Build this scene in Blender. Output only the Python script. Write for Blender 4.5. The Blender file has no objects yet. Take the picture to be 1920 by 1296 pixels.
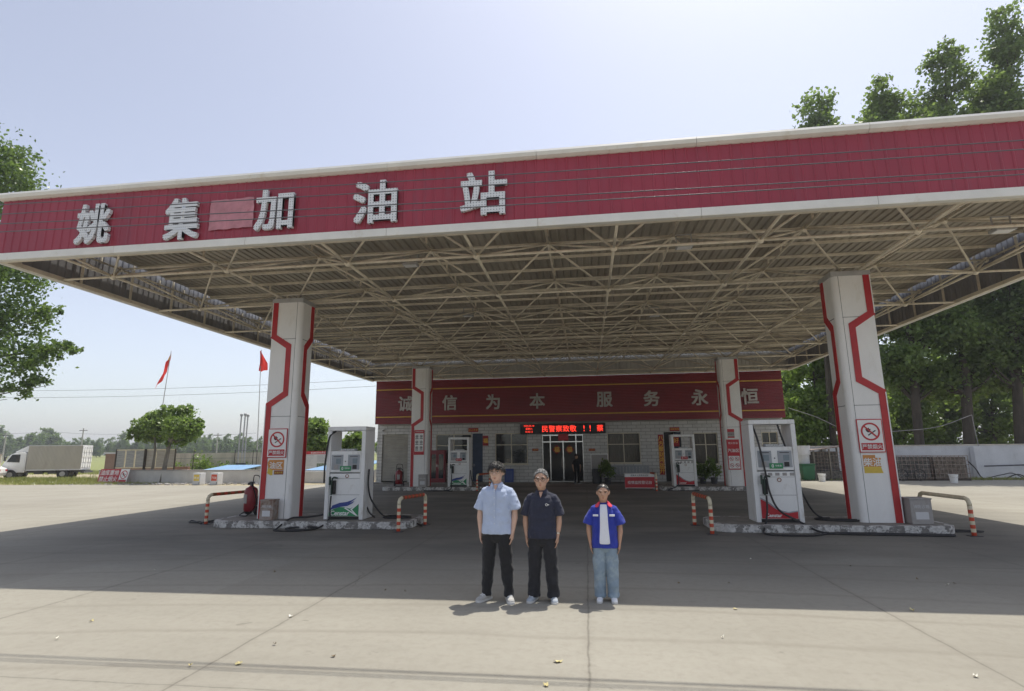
import bpy, bmesh, math, random
import numpy as np
from mathutils import Vector, Matrix, Euler
R = math.radians
C = bpy.context.scene.collection
SC = bpy.context.scene

# ------------------------------------------------------------------ camera
CAM = Vector((0, 0, 1.95)); FPX = 1019.6
PITCH, YAW, ROLL = .1908, -.1320, -.0100
fw = Vector((math.sin(YAW)*math.cos(PITCH), math.cos(YAW)*math.cos(PITCH), math.sin(PITCH)))
r0 = Vector((math.cos(YAW), -math.sin(YAW), 0)); u0 = r0.cross(fw)
rt = math.cos(ROLL)*r0 + math.sin(ROLL)*u0; up = -math.sin(ROLL)*r0 + math.cos(ROLL)*u0
cd = bpy.data.cameras.new('camera'); co = bpy.data.objects.new('camera', cd); C.objects.link(co)
co.matrix_world = Matrix(((rt.x, up.x, -fw.x, CAM.x), (rt.y, up.y, -fw.y, CAM.y), (rt.z, up.z, -fw.z, CAM.z), (0, 0, 0, 1)))
cd.sensor_width = 36; cd.lens = FPX/1920*36; cd.clip_start = .1; cd.clip_end = 6000
SC.camera = co

def at(px, py, Y):
    """survey helper: the point of the place that the photo shows at (px,py), standing Y metres into the depth"""
    d = fw*FPX + rt*(px-960) - up*(py-648)
    return CAM + d*(Y/d.y)
def gnd(px, py, z=0):
    d = fw*FPX + rt*(px-960) - up*(py-648)
    return CAM + d*((z-CAM.z)/d.z)

# ------------------------------------------------------------------ light
SUN = Vector((.20, .33, 1)).normalized()
w = bpy.data.worlds.new('World'); SC.world = w; w.use_nodes = True
nt = w.node_tree; bg = nt.nodes['Background']
sky = nt.nodes.new('ShaderNodeTexSky'); sky.sky_type = 'NISHITA'; sky.sun_disc = False
sky.sun_elevation = math.asin(SUN.z); sky.sun_rotation = math.atan2(SUN.x, SUN.y)
sky.air_density = 1.0; sky.dust_density = 1.6; sky.ozone_density = 1.0; sky.altitude = 0
hs = nt.nodes.new('ShaderNodeHueSaturation'); hs.inputs['Hue'].default_value = .51; hs.inputs['Saturation'].default_value = .58   # hazy, washed out spring sky
nt.links.new(sky.outputs[0], hs.inputs['Color']); nt.links.new(hs.outputs[0], bg.inputs[0]); bg.inputs[1].default_value = .15
sl = bpy.data.lights.new('sun', 'SUN'); sl.energy = 3.4; sl.angle = R(.5); sl.color = (1, .95, .86)
so = bpy.data.objects.new('sun', sl); C.objects.link(so); so.location = (20, 30, 60)
so.rotation_euler = SUN.to_track_quat('Z', 'Y').to_euler()
SC.view_settings.view_transform = 'Standard'; SC.view_settings.look = 'None'
SC.view_settings.exposure = 0.36; SC.view_settings.gamma = 1
SC.cycles.max_bounces = 8; SC.cycles.diffuse_bounces = 5; SC.cycles.transparent_max_bounces = 16
SC.cycles.use_denoising = True
SC.cycles.volume_bounces = 0

# ------------------------------------------------------------------ materials
def newmat(name):
    m = bpy.data.materials.new(name); m.use_nodes = True
    return m, m.node_tree, m.node_tree.nodes['Principled BSDF']
def N(nt, typ, **kw):
    n = nt.nodes.new(typ)
    for k, v in kw.items(): setattr(n, k, v)
    return n
def noise(nt, vec, scale, detail=4, rough=.6):
    n = N(nt, 'ShaderNodeTexNoise'); n.inputs['Scale'].default_value = scale
    n.inputs['Detail'].default_value = detail; n.inputs['Roughness'].default_value = rough
    nt.links.new(vec, n.inputs['Vector']); return n.outputs['Fac']
def ramp(nt, fac, stops):
    r = N(nt, 'ShaderNodeValToRGB'); e = r.color_ramp.elements
    while len(e) < len(stops): e.new(.5)
    for i, (p, c) in enumerate(stops):
        e[i].position = p; e[i].color = (*c, 1) if len(c) == 3 else c
    nt.links.new(fac, r.inputs[0]); return r.outputs[0]
def mixc(nt, fac, a, b, mode='MIX'):
    m = N(nt, 'ShaderNodeMix', data_type='RGBA', blend_type=mode)
    for sock, v in ((m.inputs[0], fac), (m.inputs[6], a), (m.inputs[7], b)):
        if isinstance(v, (int, float)): sock.default_value = v
        elif isinstance(v, tuple): sock.default_value = (*v, 1)
        else: nt.links.new(v, sock)
    return m.outputs[2]
def mth(nt, op, a, b=0, clamp=False):
    m = N(nt, 'ShaderNodeMath', operation=op, use_clamp=clamp)
    for i, v in enumerate((a, b)):
        if isinstance(v, (int, float)): m.inputs[i].default_value = v
        else: nt.links.new(v, m.inputs[i])
    return m.outputs[0]
def coords(nt, world=False):
    if world: return N(nt, 'ShaderNodeNewGeometry').outputs['Position']
    return N(nt, 'ShaderNodeTexCoord').outputs['Object']
def scaled(nt, vec, s):
    m = N(nt, 'ShaderNodeMapping'); m.inputs['Scale'].default_value = s
    nt.links.new(vec, m.inputs['Vector']); return m.outputs[0]
def bump(nt, b, h, dist, strength=1):
    n = N(nt, 'ShaderNodeBump'); n.inputs['Distance'].default_value = dist; n.inputs['Strength'].default_value = strength
    nt.links.new(h, n.inputs['Height']); nt.links.new(n.outputs[0], b.inputs['Normal'])

def M(name, col, rough=.6, var=.12, scale=3., metal=0, dirt=None, dirt_amt=.5, dirt_scale=2.5, bmp=0, stretch=(1, 1, 1), spec=.5, coat=0):
    m, nt, b = newmat(name)
    v = scaled(nt, coords(nt), stretch)
    f = noise(nt, v, scale)
    lo = tuple(max(0, c*(1-var*1.5)) for c in col); hi = tuple(min(1, c*(1+var)) for c in col)
    c = ramp(nt, f, [(.3, lo), (.7, hi)])
    if dirt:
        d = noise(nt, v, dirt_scale, 6, .7)
        d = ramp(nt, d, [(1-dirt_amt-.12, (0, 0, 0)), (1-dirt_amt+.12, (1, 1, 1))])
        c = mixc(nt, d, c, dirt)
    nt.links.new(c, b.inputs['Base Color'])
    b.inputs['Roughness'].default_value = rough; b.inputs['Metallic'].default_value = metal
    b.inputs['Specular IOR Level'].default_value = spec; b.inputs['Coat Weight'].default_value = coat
    if bmp: bump(nt, b, noise(nt, v, scale*6, 5), bmp)
    return m

def concrete_mat():
    m, nt, b = newmat('concrete')
    p = coords(nt, True); s = N(nt, 'ShaderNodeSeparateXYZ'); nt.links.new(p, s.inputs[0])
    big = noise(nt, p, .28, 5); fine = noise(nt, p, 9, 5, .7); grit = noise(nt, p, 60, 3, .8)
    streak = noise(nt, scaled(nt, p, (.16, 1.1, 1)), 1.0, 5, .6)
    c = ramp(nt, big, [(.3, (.285, .268, .222)), (.7, (.365, .346, .29))])
    c = mixc(nt, mth(nt, 'MULTIPLY', ramp(nt, streak, [(.38, (0, 0, 0)), (.62, (1, 1, 1))]), .3), c, (.405, .384, .322))
    c = mixc(nt, mth(nt, 'MULTIPLY', ramp(nt, fine, [(.45, (0, 0, 0)), (.75, (1, 1, 1))]), .35), c, (.21, .185, .15))
    c = mixc(nt, mth(nt, 'MULTIPLY', ramp(nt, grit, [(.55, (0, 0, 0)), (.8, (1, 1, 1))]), .35), c, (.22, .2, .17))
    # long faint tyre-dust arcs
    arc = mth(nt, 'ADD', s.outputs[1], mth(nt, 'MULTIPLY', mth(nt, 'MULTIPLY', s.outputs[0], s.outputs[0]), .012))
    arc = mth(nt, 'ADD', arc, mth(nt, 'MULTIPLY', big, .5))
    tr = mth(nt, 'FRACT', mth(nt, 'MULTIPLY', arc, .93))
    tr = ramp(nt, tr, [(.0, (0, 0, 0)), (.07, (1, 1, 1)), (.16, (0, 0, 0)), (.3, (0, 0, 0))])
    c = mixc(nt, mth(nt, 'MULTIPLY', mth(nt, 'MULTIPLY', tr, streak), .55), c, (.19, .17, .135))
    # oil and traffic grime, plus canopy shade put into the concrete colour
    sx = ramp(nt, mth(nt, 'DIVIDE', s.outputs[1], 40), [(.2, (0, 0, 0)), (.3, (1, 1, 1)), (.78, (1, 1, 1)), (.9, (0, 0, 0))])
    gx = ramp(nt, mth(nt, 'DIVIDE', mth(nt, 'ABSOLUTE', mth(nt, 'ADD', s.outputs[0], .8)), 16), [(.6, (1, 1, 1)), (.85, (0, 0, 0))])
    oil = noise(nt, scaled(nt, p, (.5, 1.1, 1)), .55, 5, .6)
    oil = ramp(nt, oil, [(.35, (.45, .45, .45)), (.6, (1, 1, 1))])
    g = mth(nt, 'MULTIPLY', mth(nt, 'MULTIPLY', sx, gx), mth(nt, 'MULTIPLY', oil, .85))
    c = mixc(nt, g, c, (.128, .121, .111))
    # every slab was cast on another day; small drips and spots
    fx = mth(nt, 'FLOOR', mth(nt, 'DIVIDE', mth(nt, 'ADD', s.outputs[0], 1.825), 3.55)); fy = mth(nt, 'FLOOR', mth(nt, 'DIVIDE', mth(nt, 'ADD', s.outputs[1], 3.7), 5.6))
    wn = N(nt, 'ShaderNodeTexWhiteNoise', noise_dimensions='2D'); cv = N(nt, 'ShaderNodeCombineXYZ'); nt.links.new(fx, cv.inputs[0]); nt.links.new(fy, cv.inputs[1]); nt.links.new(cv.outputs[0], wn.inputs['Vector'])
    c = mixc(nt, mth(nt, 'MULTIPLY', wn.outputs['Value'], .22), c, (.21, .188, .15))
    sp = noise(nt, p, 3.1, 3, .5); c = mixc(nt, mth(nt, 'MULTIPLY', ramp(nt, sp, [(.70, (0, 0, 0)), (.75, (1, 1, 1))]), .4), c, (.13, .115, .095))
    sp2 = noise(nt, p, 26, 2, .5); c = mixc(nt, mth(nt, 'MULTIPLY', ramp(nt, sp2, [(.74, (0, 0, 0)), (.78, (1, 1, 1))]), .5), c, (.12, .105, .085))
    # joints and cracks
    wob = mth(nt, 'MULTIPLY', mth(nt, 'SUBTRACT', noise(nt, p, 1.6, 6, .7), .5), .07)
    def joint(axis, period, off, wd, amt):
        v = mth(nt, 'ADD', mth(nt, 'ADD', s.outputs[axis], wob), off)
        d = mth(nt, 'ABSOLUTE', mth(nt, 'SUBTRACT', mth(nt, 'FRACT', mth(nt, 'ADD', mth(nt, 'DIVIDE', v, period), .5)), .5))
        d = mth(nt, 'MULTIPLY', d, period)
        k = mth(nt, 'SUBTRACT', 1, mth(nt, 'DIVIDE', d, wd), True)
        k2 = mth(nt, 'SUBTRACT', 1, mth(nt, 'DIVIDE', d, wd*5), True)
        k = mth(nt, 'MULTIPLY', k, mth(nt, 'ADD', .35, fine))
        return mth(nt, 'ADD', mth(nt, 'MULTIPLY', k, amt), mth(nt, 'MULTIPLY', mth(nt, 'MULTIPLY', k2, fine), amt*.35), True)
    c = mixc(nt, joint(0, 3.55, .05, .018, .75), c, (.15, .135, .11))
    c = mixc(nt, joint(1, 5.6, .9, .014, .55), c, (.12, .11, .09))
    vor = N(nt, 'ShaderNodeTexVoronoi', feature='DISTANCE_TO_EDGE'); vor.inputs['Scale'].default_value = .21
    wv = N(nt, 'ShaderNodeVectorMath', operation='ADD'); nz = N(nt, 'ShaderNodeTexNoise'); nz.inputs['Scale'].default_value = 1.2; nz.inputs['Detail'].default_value = 6
    nt.links.new(p, nz.inputs['Vector']); nt.links.new(p, wv.inputs[0]); nt.links.new(nz.outputs['Color'], wv.inputs[1]); nt.links.new(wv.outputs[0], vor.inputs['Vector'])
    cr = mth(nt, 'SUBTRACT', 1, mth(nt, 'DIVIDE', vor.outputs['Distance'], .0035), True)
    cr = mth(nt, 'MULTIPLY', cr, ramp(nt, big, [(.52, (0, 0, 0)), (.62, (1, 1, 1))]))
    c = mixc(nt, mth(nt, 'MULTIPLY', cr, .6), c, (.11, .1, .08))
    nt.links.new(c, b.inputs['Base Color']); b.inputs['Roughness'].default_value = .85; b.inputs['Specular IOR Level'].default_value = .25
    bump(nt, b, mth(nt, 'ADD', fine, mth(nt, 'MULTIPLY', grit, .6)), .006)
    return m

def ground_mat(name, a, bcol, c2, scale=.6):
    m, nt, b = newmat(name); p = coords(nt, True)
    n1 = noise(nt, p, scale, 6, .7); n2 = noise(nt, p, scale*9, 5, .7)
    c = ramp(nt, n1, [(.38, a), (.6, bcol)])
    c = mixc(nt, ramp(nt, n2, [(.4, (0, 0, 0)), (.7, (1, 1, 1))]), c, c2)
    nt.links.new(c, b.inputs['Base Color']); b.inputs['Roughness'].default_value = .95
    bump(nt, b, n2, .05); return m

def leaf_mat(name, dark, light, trans=.35):
    m, nt, b = newmat(name)
    g = N(nt, 'ShaderNodeNewGeometry')
    c = ramp(nt, g.outputs['Random Per Island'], [(0, dark), (1, light)])
    big = noise(nt, g.outputs['Position'], .55, 3)
    c = mixc(nt, mth(nt, 'MULTIPLY', ramp(nt, big, [(.4, (0, 0, 0)), (.65, (1, 1, 1))]), .5), c, light)
    nt.links.new(c, b.inputs['Base Color']); b.inputs['Roughness'].default_value = .38; b.inputs['Specular IOR Level'].default_value = .6
    t = N(nt, 'ShaderNodeBsdfTranslucent'); nt.links.new(mixc(nt, .5, c, (.30, .44, .07)), t.inputs[0])
    mx = N(nt, 'ShaderNodeMixShader'); mx.inputs[0].default_value = trans
    nt.links.new(b.outputs[0], mx.inputs[1]); nt.links.new(t.outputs[0], mx.inputs[2])
    nt.links.new(mx.outputs[0], nt.nodes['Material Output'].inputs[0]); return m

def emit_mat(name, col, st):
    m, nt, b = newmat(name); b.inputs['Base Color'].default_value = (*col, 1)
    b.inputs['Emission Color'].default_value = (*col, 1); b.inputs['Emission Strength'].default_value = st; return m

def tile_mat(name, col, mortar, bw, bh, axis='xz'):
    m, nt, b = newmat(name)
    p = coords(nt); s = N(nt, 'ShaderNodeSeparateXYZ'); nt.links.new(p, s.inputs[0])
    cmb = N(nt, 'ShaderNodeCombineXYZ'); nt.links.new(s.outputs[0 if axis == 'xz' else 1], cmb.inputs[0]); nt.links.new(s.outputs[2], cmb.inputs[1])
    t = N(nt, 'ShaderNodeTexBrick'); nt.links.new(cmb.outputs[0], t.inputs['Vector'])
    t.inputs['Color1'].default_value = (*col, 1); t.inputs['Color2'].default_value = (*[c*.86 for c in col], 1); t.inputs['Mortar'].default_value = (*mortar, 1)
    t.inputs['Scale'].default_value = 1; t.inputs['Mortar Size'].default_value = .012; t.inputs['Brick Width'].default_value = bw; t.inputs['Row Height'].default_value = bh
    d = noise(nt, p, 1.3, 6, .7)
    c = mixc(nt, mth(nt, 'MULTIPLY', ramp(nt, d, [(.45, (0, 0, 0)), (.7, (1, 1, 1))]), .45), t.outputs['Color'], tuple(c*.6 for c in col))
    nt.links.new(c, b.inputs['Base Color']); b.inputs['Roughness'].default_value = .35
    bump(nt, b, mth(nt, 'SUBTRACT', 1, t.outputs['Fac']), .004); return m

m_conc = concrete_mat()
m_dirt = ground_mat('dirt', (.36, .30, .2), (.43, .37, .26), (.24, .22, .11), .35)
m_field = ground_mat('field', (.16, .19, .055), (.24, .25, .085), (.2, .22, .06), .03)
m_red = M('red_sheet', (.31, .028, .050), .42, .10, 1.2, dirt=(.24, .04, .065), dirt_amt=.35, dirt_scale=3, stretch=(1, 1, .12))
m_trim = M('white_trim', (.74, .72, .66), .5, .05, 2, dirt=(.55, .48, .36), dirt_amt=.30, stretch=(1, 1, 1))
m_deck = M('roof_sheet', (.44, .40, .325), .6, .18, .6, dirt=(.28, .24, .185), dirt_amt=.42, dirt_scale=.9, stretch=(1, .3, 1))
m_steel = M('cream_steel', (.78, .71, .57), .55, .14, 3, dirt=(.28, .19, .10), dirt_amt=.3, dirt_scale=6)
m_grey = M('galvanised', (.42, .42, .41), .45, .12, 2, dirt=(.3, .27, .22), dirt_amt=.35, stretch=(1, 1, .3))
m_white = M('white_paint', (.84, .835, .81), .4, .04, 2, dirt=(.66, .63, .56), dirt_amt=.30, dirt_scale=2.2, stretch=(1, 1, .4))
m_pump = M('pump_white', (.80, .80, .78), .35, .03, 2, dirt=(.52, .49, .43), dirt_amt=.34, dirt_scale=3, stretch=(1, 1, .5))
m_colred = M('red_paint', (.46, .018, .022), .4, .1, 3)
m_crimson = M('sign_red', (.50, .02, .03), .45, .08, 3)
m_black = M('black', (.012, .012, .013), .45, .2, 5)
m_rub = M('rubber', (.022, .022, .024), .6, .2, 8, dirt=(.08, .07, .06), dirt_amt=.35)
m_dark = M('dark_grey', (.06, .06, .065), .5, .2, 4)
m_mid = M('mid_grey', (.34, .36, .38), .5, .08, 4)
m_lcd = M('lcd', (.20, .25, .28), .2, .1, 4)
m_green = M('livery_green', (.03, .26, .10), .4, .05, 3)
m_blue = M('livery_blue', (.03, .06, .26), .4, .05, 3)
def kerb_mat():
    m, nt, b = newmat('painted_kerb'); p = coords(nt); s = N(nt, 'ShaderNodeSeparateXYZ'); nt.links.new(p, s.inputs[0])
    w1 = mth(nt, 'SINE', mth(nt, 'MULTIPLY', mth(nt, 'ADD', s.outputs[0], s.outputs[1]), 11)); n1 = noise(nt, p, 7, 6, .75)
    k = ramp(nt, mth(nt, 'ADD', mth(nt, 'MULTIPLY', w1, .055), n1), [(.46, (0, 0, 0)), (.52, (1, 1, 1))])
    c = mixc(nt, k, ramp(nt, noise(nt, p, 14, 5), [(.3, (.16, .15, .14)), (.7, (.27, .255, .235))]), ramp(nt, noise(nt, p, 11, 5), [(.35, (.46, .44, .41)), (.6, (.66, .645, .61))]))
    nt.links.new(c, b.inputs['Base Color']); b.inputs['Roughness'].default_value = .85; bump(nt, b, n1, .01); return m
m_curb = kerb_mat()
m_isl = M('island_top', (.25, .23, .2), .85, .2, 2, dirt=(.16, .15, .13), dirt_amt=.4, bmp=.004)
m_cream = M('cream_band', (.70, .62, .44), .5, .1, 8, dirt=(.4, .3, .18), dirt_amt=.25, dirt_scale=12)
m_orange = M('red_band', (.62, .075, .03), .5, .12, 8, dirt=(.35, .09, .05), dirt_amt=.3, dirt_scale=12)
m_rust = M('rusty_rail', (.36, .13, .05), .6, .25, 8, dirt=(.22, .09, .04), dirt_amt=.5, dirt_scale=9)
m_rustbox = M('rusty_box', (.42, .38, .34), .7, .15, 5, dirt=(.20, .11, .07), dirt_amt=.5, dirt_scale=5)
m_greybox = M('grey_box', (.40, .38, .36), .75, .15, 5, dirt=(.25, .22, .2), dirt_amt=.4, dirt_scale=5)
m_ext = M('extinguisher_red', (.22, .015, .022), .4, .12, 4, dirt=(.2, .03, .03), dirt_amt=.35)
m_tile = tile_mat('white_tile', (.60, .59, .56), (.22, .21, .19), .55, .2)
m_shut = M('shutter', (.36, .34, .29), .5, .1, 2)
m_glass = M('dark_glass', (.018, .022, .025), .06, .3, 1.5, spec=.8)
m_chrome = M('chrome', (.55, .55, .55), .18, .05, 5, metal=1)
m_wframe = M('window_frame', (.62, .56, .42), .4, .06, 4)
m_curt = M('curtain', (.50, .45, .38), .9, .2, 5, stretch=(6, 1, .4))
m_ddoor = M('dark_door', (.03, .05, .09), .5, .2, 3)
m_gold = M('gold', (.85, .52, .06), .4, .1, 5)
m_yel = M('yellow_line', (.62, .36, .05), .5, .1, 5)
m_led = emit_mat('led_red', (1, .045, .025), 1.5)
m_wallw = M('whitewash', (.66, .66, .66), .9, .08, 1.2, dirt=(.36, .34, .31), dirt_amt=.3, dirt_scale=.8, stretch=(1, 1, .8))
m_cwall = M('old_concrete', (.66, .60, .50), .9, .15, .7, dirt=(.22, .2, .17), dirt_amt=.35, dirt_scale=1.3, stretch=(1, 1, .3))
m_plast = M('grey_plaster', (.58, .56, .53), .9, .08, 1.2, dirt=(.36, .33, .3), dirt_amt=.3)
m_bluelid = M('blue_lid', (.22, .38, .58), .5, .08, 2)
m_brick = tile_mat('brick', (.34, .16, .10), (.35, .31, .26), .24, .075)
m_bark = M('bark', (.075, .06, .045), .9, .3, 3, bmp=.03, stretch=(1, 1, .25))
m_bark2 = M('grey_bark', (.2, .18, .15), .9, .25, 5, bmp=.01, stretch=(1, 1, .3))
m_flag = M('flag_red', (.62, .03, .025), .7, .08, 1)
tr_ = m_flag.node_tree.nodes.new('ShaderNodeBsdfTranslucent'); tr_.inputs[0].default_value = (.75, .06, .05, 1); mx_ = m_flag.node_tree.nodes.new('ShaderNodeMixShader'); mx_.inputs[0].default_value = .5
m_flag.node_tree.links.new(m_flag.node_tree.nodes['Principled BSDF'].outputs[0], mx_.inputs[1]); m_flag.node_tree.links.new(tr_.outputs[0], mx_.inputs[2]); m_flag.node_tree.links.new(mx_.outputs[0], m_flag.node_tree.nodes['Material Output'].inputs[0])
m_star = M('flag_yellow', (.85, .6, .04), .7, .05, 1)
m_lf1 = leaf_mat('leaf_poplar', (.05, .09, .03), (.18, .25, .075), .55)
m_lf2 = leaf_mat('leaf_bright', (.09, .15, .03), (.24, .34, .08), .55)
m_lf3 = leaf_mat('leaf_camphor', (.08, .15, .035), (.25, .34, .09), .5)
m_lf4 = leaf_mat('leaf_far', (.06, .11, .04), (.14, .21, .08), .45)
m_lf5 = leaf_mat('leaf_left', (.025, .06, .015), (.11, .18, .045), .4)
m_grass = leaf_mat('grass_blades', (.16, .18, .04), (.33, .32, .10), .3)
m_wire = M('wire', (.10, .10, .11), .35, .1, 5)
m_letter = M('letter_face', (.60, .62, .63), .4, .06, 6)
m_faded = M('faded_patch', (.50, .22, .25), .8, .16, 3, dirt=(.40, .11, .14), dirt_amt=.3, dirt_scale=4)
m_seam = M('seam', (.05, .05, .05), .8, .1, 5)

# ------------------------------------------------------------------ mesh helpers
class MB:
    def __init__(s): s.v = []; s.f = []; s.mi = []
    def add(s, vs, fs, mi=0):
        o = len(s.v); s.v += [tuple(v) for v in vs]; s.f += [tuple(i+o for i in f) for f in fs]
        s.mi += [mi]*len(fs) if isinstance(mi, int) else list(mi)
    def box(s, x0, x1, y0, y1, z0, z1, mi=0, m=None):
        vs = [Vector((x, y, z)) for z in (z0, z1) for y in (y0, y1) for x in (x0, x1)]
        if m: vs = [m @ v for v in vs]
        s.add(vs, [(0, 2, 3, 1), (4, 5, 7, 6), (0, 1, 5, 4), (2, 6, 7, 3), (0, 4, 6, 2), (1, 3, 7, 5)], mi); return s
    def prism(s, pts, y0, y1, mi=0, m=None, plane='xz'):
        """polygon in xz (or xy / yz) pushed between two planes"""
        n = len(pts)
        def P(a, b, y):
            v = Vector((a, y, b)) if plane == 'xz' else Vector((a, b, y)) if plane == 'xy' else Vector((y, a, b))
            return m @ v if m else v
        vs = [P(a, b, y0) for a, b in pts] + [P(a, b, y1) for a, b in pts]
        s.add(vs, [tuple(range(n)), tuple(range(2*n-1, n-1, -1))] + [(i, i+n, (i+1) % n+n, (i+1) % n) for i in range(n)], mi); return s
    def tube(s, pts, r, n=8, mi=0, caps=True, ry=None, ref=None):
        pts = [Vector(p) for p in pts]; k = len(pts)
        rs = r if isinstance(r, (list, tuple)) else [r]*k
        rys = ry if isinstance(ry, (list, tuple)) else ([ry]*k if ry else rs)
        vs = []; prev = None
        for i, p in enumerate(pts):
            t = (pts[min(i+1, k-1)]-pts[max(i-1, 0)]).normalized()
            if prev is None:
                a = Vector(ref) if ref else (Vector((0, 0, 1)) if abs(t.z) < .9 else Vector((1, 0, 0)))
                a = (a - t*a.dot(t)).normalized()
            else: a = (prev - t*prev.dot(t)).normalized()
            prev = a; b = t.cross(a)
            for j in range(n):
                q = 2*math.pi*j/n; vs.append(p + a*(rs[i]*math.cos(q)) + b*(rys[i]*math.sin(q)))
        fs = []; ms = []
        for i in range(k-1):
            for j in range(n):
                fs.append((i*n+j, i*n+(j+1) % n, (i+1)*n+(j+1) % n, (i+1)*n+j)); ms.append(mi if isinstance(mi, int) else mi[i])
        if caps:
            fs += [tuple(range(n-1, -1, -1)), tuple((k-1)*n+j for j in range(n))]; ms += [ms[0], ms[-1]]
        s.add(vs, fs, ms); return s
    def rings(s, rg, n=20, mi=0):
        """stack of horizontal ellipses (x,y,z,rx,ry)"""
        vs = []
        for x, y, z, rx, ry in rg:
            for j in range(n):
                q = 2*math.pi*j/n; vs.append((x+rx*math.cos(q), y+ry*math.sin(q), z))
        k = len(rg)
        fs = [(i*n+j, i*n+(j+1) % n, (i+1)*n+(j+1) % n, (i+1)*n+j) for i in range(k-1) for j in range(n)]
        fs += [tuple(range(n-1, -1, -1)), tuple((k-1)*n+j for j in range(n))]
        s.add(vs, fs, mi); return s
    def ball(s, c, r, n=10, mi=0, sc=(1, 1, 1)):
        rg = []
        for i in range(n//2+1):
            a = math.pi*i/(n//2)-math.pi/2
            rr = max(r*math.cos(a), r*.02); rg.append((c[0], c[1], c[2]+r*sc[2]*math.sin(a), rr*sc[0], rr*sc[1]))
        return s.rings(rg, n, mi)
    def ring(s, c, ro, ri, y0, y1, n=32, mi=0, m=None):
        vs = []
        for y in (y0, y1):
            for rr in (ro, ri):
                for j in range(n):
                    q = 2*math.pi*j/n; v = Vector((c[0]+rr*math.cos(q), y, c[1]+rr*math.sin(q))); vs.append(m @ v if m else v)
        fs = []
        for j in range(n):
            k = (j+1) % n
            fs += [(j, k, n+k, n+j), (2*n+j, 3*n+j, 3*n+k, 2*n+k), (j, 2*n+j, 2*n+k, k), (n+j, n+k, 3*n+k, 3*n+j)]
        s.add(vs, fs, mi); return s
    def build(s, name, mats, parent=None, loc=(0, 0, 0), rz=0, smooth=False, bevel=0, fix=True):
        me = bpy.data.meshes.new(name); me.from_pydata(s.v, [], s.f)
        mats = mats if isinstance(mats, (list, tuple)) else [mats]
        for m in mats: me.materials.append(m)
        me.polygons.foreach_set('material_index', s.mi)
        if fix:
            bm = bmesh.new(); bm.from_mesh(me); bmesh.ops.recalc_face_normals(bm, faces=bm.faces); bm.to_mesh(me); bm.free()
        if smooth: me.shade_smooth()
        o = bpy.data.objects.new(name, me); C.objects.link(o); o.location = loc; o.rotation_euler = (0, 0, rz)
        if parent: o.parent = parent
        if bevel:
            b = o.modifiers.new('bevel', 'BEVEL'); b.width = bevel; b.segments = 2; b.limit_method = 'ANGLE'
        if smooth == 'auto': pass
        return o
def mb(): return MB()
def tag(o, label, cat, group=None):
    o['label'] = label; o['category'] = cat
    if group: o['group'] = group
    return o
def thing(name, label, cat, loc=(0, 0, 0), rz=0, group=None):
    o = bpy.data.objects.new(name, None); C.objects.link(o); o.location = loc; o.rotation_euler = (0, 0, rz)
    o.empty_display_size = .2
    return tag(o, label, cat, group)
def struct(o, kind='structure'): o['kind'] = kind; return o
def kids(o): return [c for c in bpy.data.objects if c.parent == o]
def dup(root, loc=None, rz=None, label=None, group=None):
    def cp(o, par):
        c = o.copy(); C.objects.link(c)
        if par: c.parent = par
        for k in tree_of.get(o.name, kids(o)): cp(k, c)
        return c
    c = cp(root, None)
    if loc is not None: c.location = loc
    if rz is not None: c.rotation_euler = (0, 0, rz)
    if label: c['label'] = label
    if group: c['group'] = group
    return c
tree_of = {}

def text(body, size, mat, parent=None, loc=(0, 0, 0), name='lettering', rz=0, ext=.003, bold=0, sx=1., vert=False, shear=0, tilt=0):
    """lettering standing in the xz plane, reading towards -y, centred on loc"""
    cu = bpy.data.curves.new(name, 'FONT'); cu.body = '\n'.join(body) if vert else body
    cu.size = size; cu.extrude = ext; cu.align_x = 'CENTER'; cu.align_y = 'CENTER'; cu.shear = shear
    cu.resolution_u = 3
    if vert: cu.space_line = .95
    t = bpy.data.objects.new(name, cu); C.objects.link(t); bpy.context.view_layer.update()
    me = bpy.data.meshes.new_from_object(t.evaluated_get(bpy.context.evaluated_depsgraph_get()))
    bpy.data.objects.remove(t); bpy.data.curves.remove(cu)
    n = len(me.vertices); co_ = np.empty(n*3, np.float32); me.vertices.foreach_get('co', co_); co_ = co_.reshape(-1, 3)
    c = (co_.max(0)+co_.min(0))/2 if n else np.zeros(3)
    co_ = co_-c; co_[:, 0] *= sx; out = np.stack([co_[:, 0], -co_[:, 2], co_[:, 1]], 1)
    if bold:      # embolden: overlapping copies nudged sideways, each standing slightly proud of the one before
        src = me; nl = len(src.loops); lv = np.empty(nl, np.int32); src.loops.foreach_get('vertex_index', lv); ls = np.empty(len(src.polygons), np.int32); src.polygons.foreach_get('loop_start', ls)
        q = bold*size*.72; sh = [(-q, -q), (q, q), (-q, q), (q, -q), (0, 0)]; V = np.concatenate([out+np.array([a, -.0008*i, b]) for i, (a, b) in enumerate(sh)])
        me = bpy.data.meshes.new(name); me.vertices.add(len(V)); me.vertices.foreach_set('co', V.astype(np.float32).ravel())
        me.loops.add(nl*5); me.loops.foreach_set('vertex_index', np.concatenate([lv+n*i for i in range(5)]).astype(np.int32))
        me.polygons.add(len(ls)*5); me.polygons.foreach_set('loop_start', np.concatenate([ls+nl*i for i in range(5)]).astype(np.int32)); me.update(calc_edges=True); bpy.data.meshes.remove(src)
    else: me.vertices.foreach_set('co', out.astype(np.float32).ravel())
    me.materials.clear(); me.materials.append(mat); me.update()
    me.name = name
    o = bpy.data.objects.new(name, me); C.objects.link(o); o.location = loc; o.rotation_euler = (tilt, 0, rz)
    if parent: o.parent = parent
    return o

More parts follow.
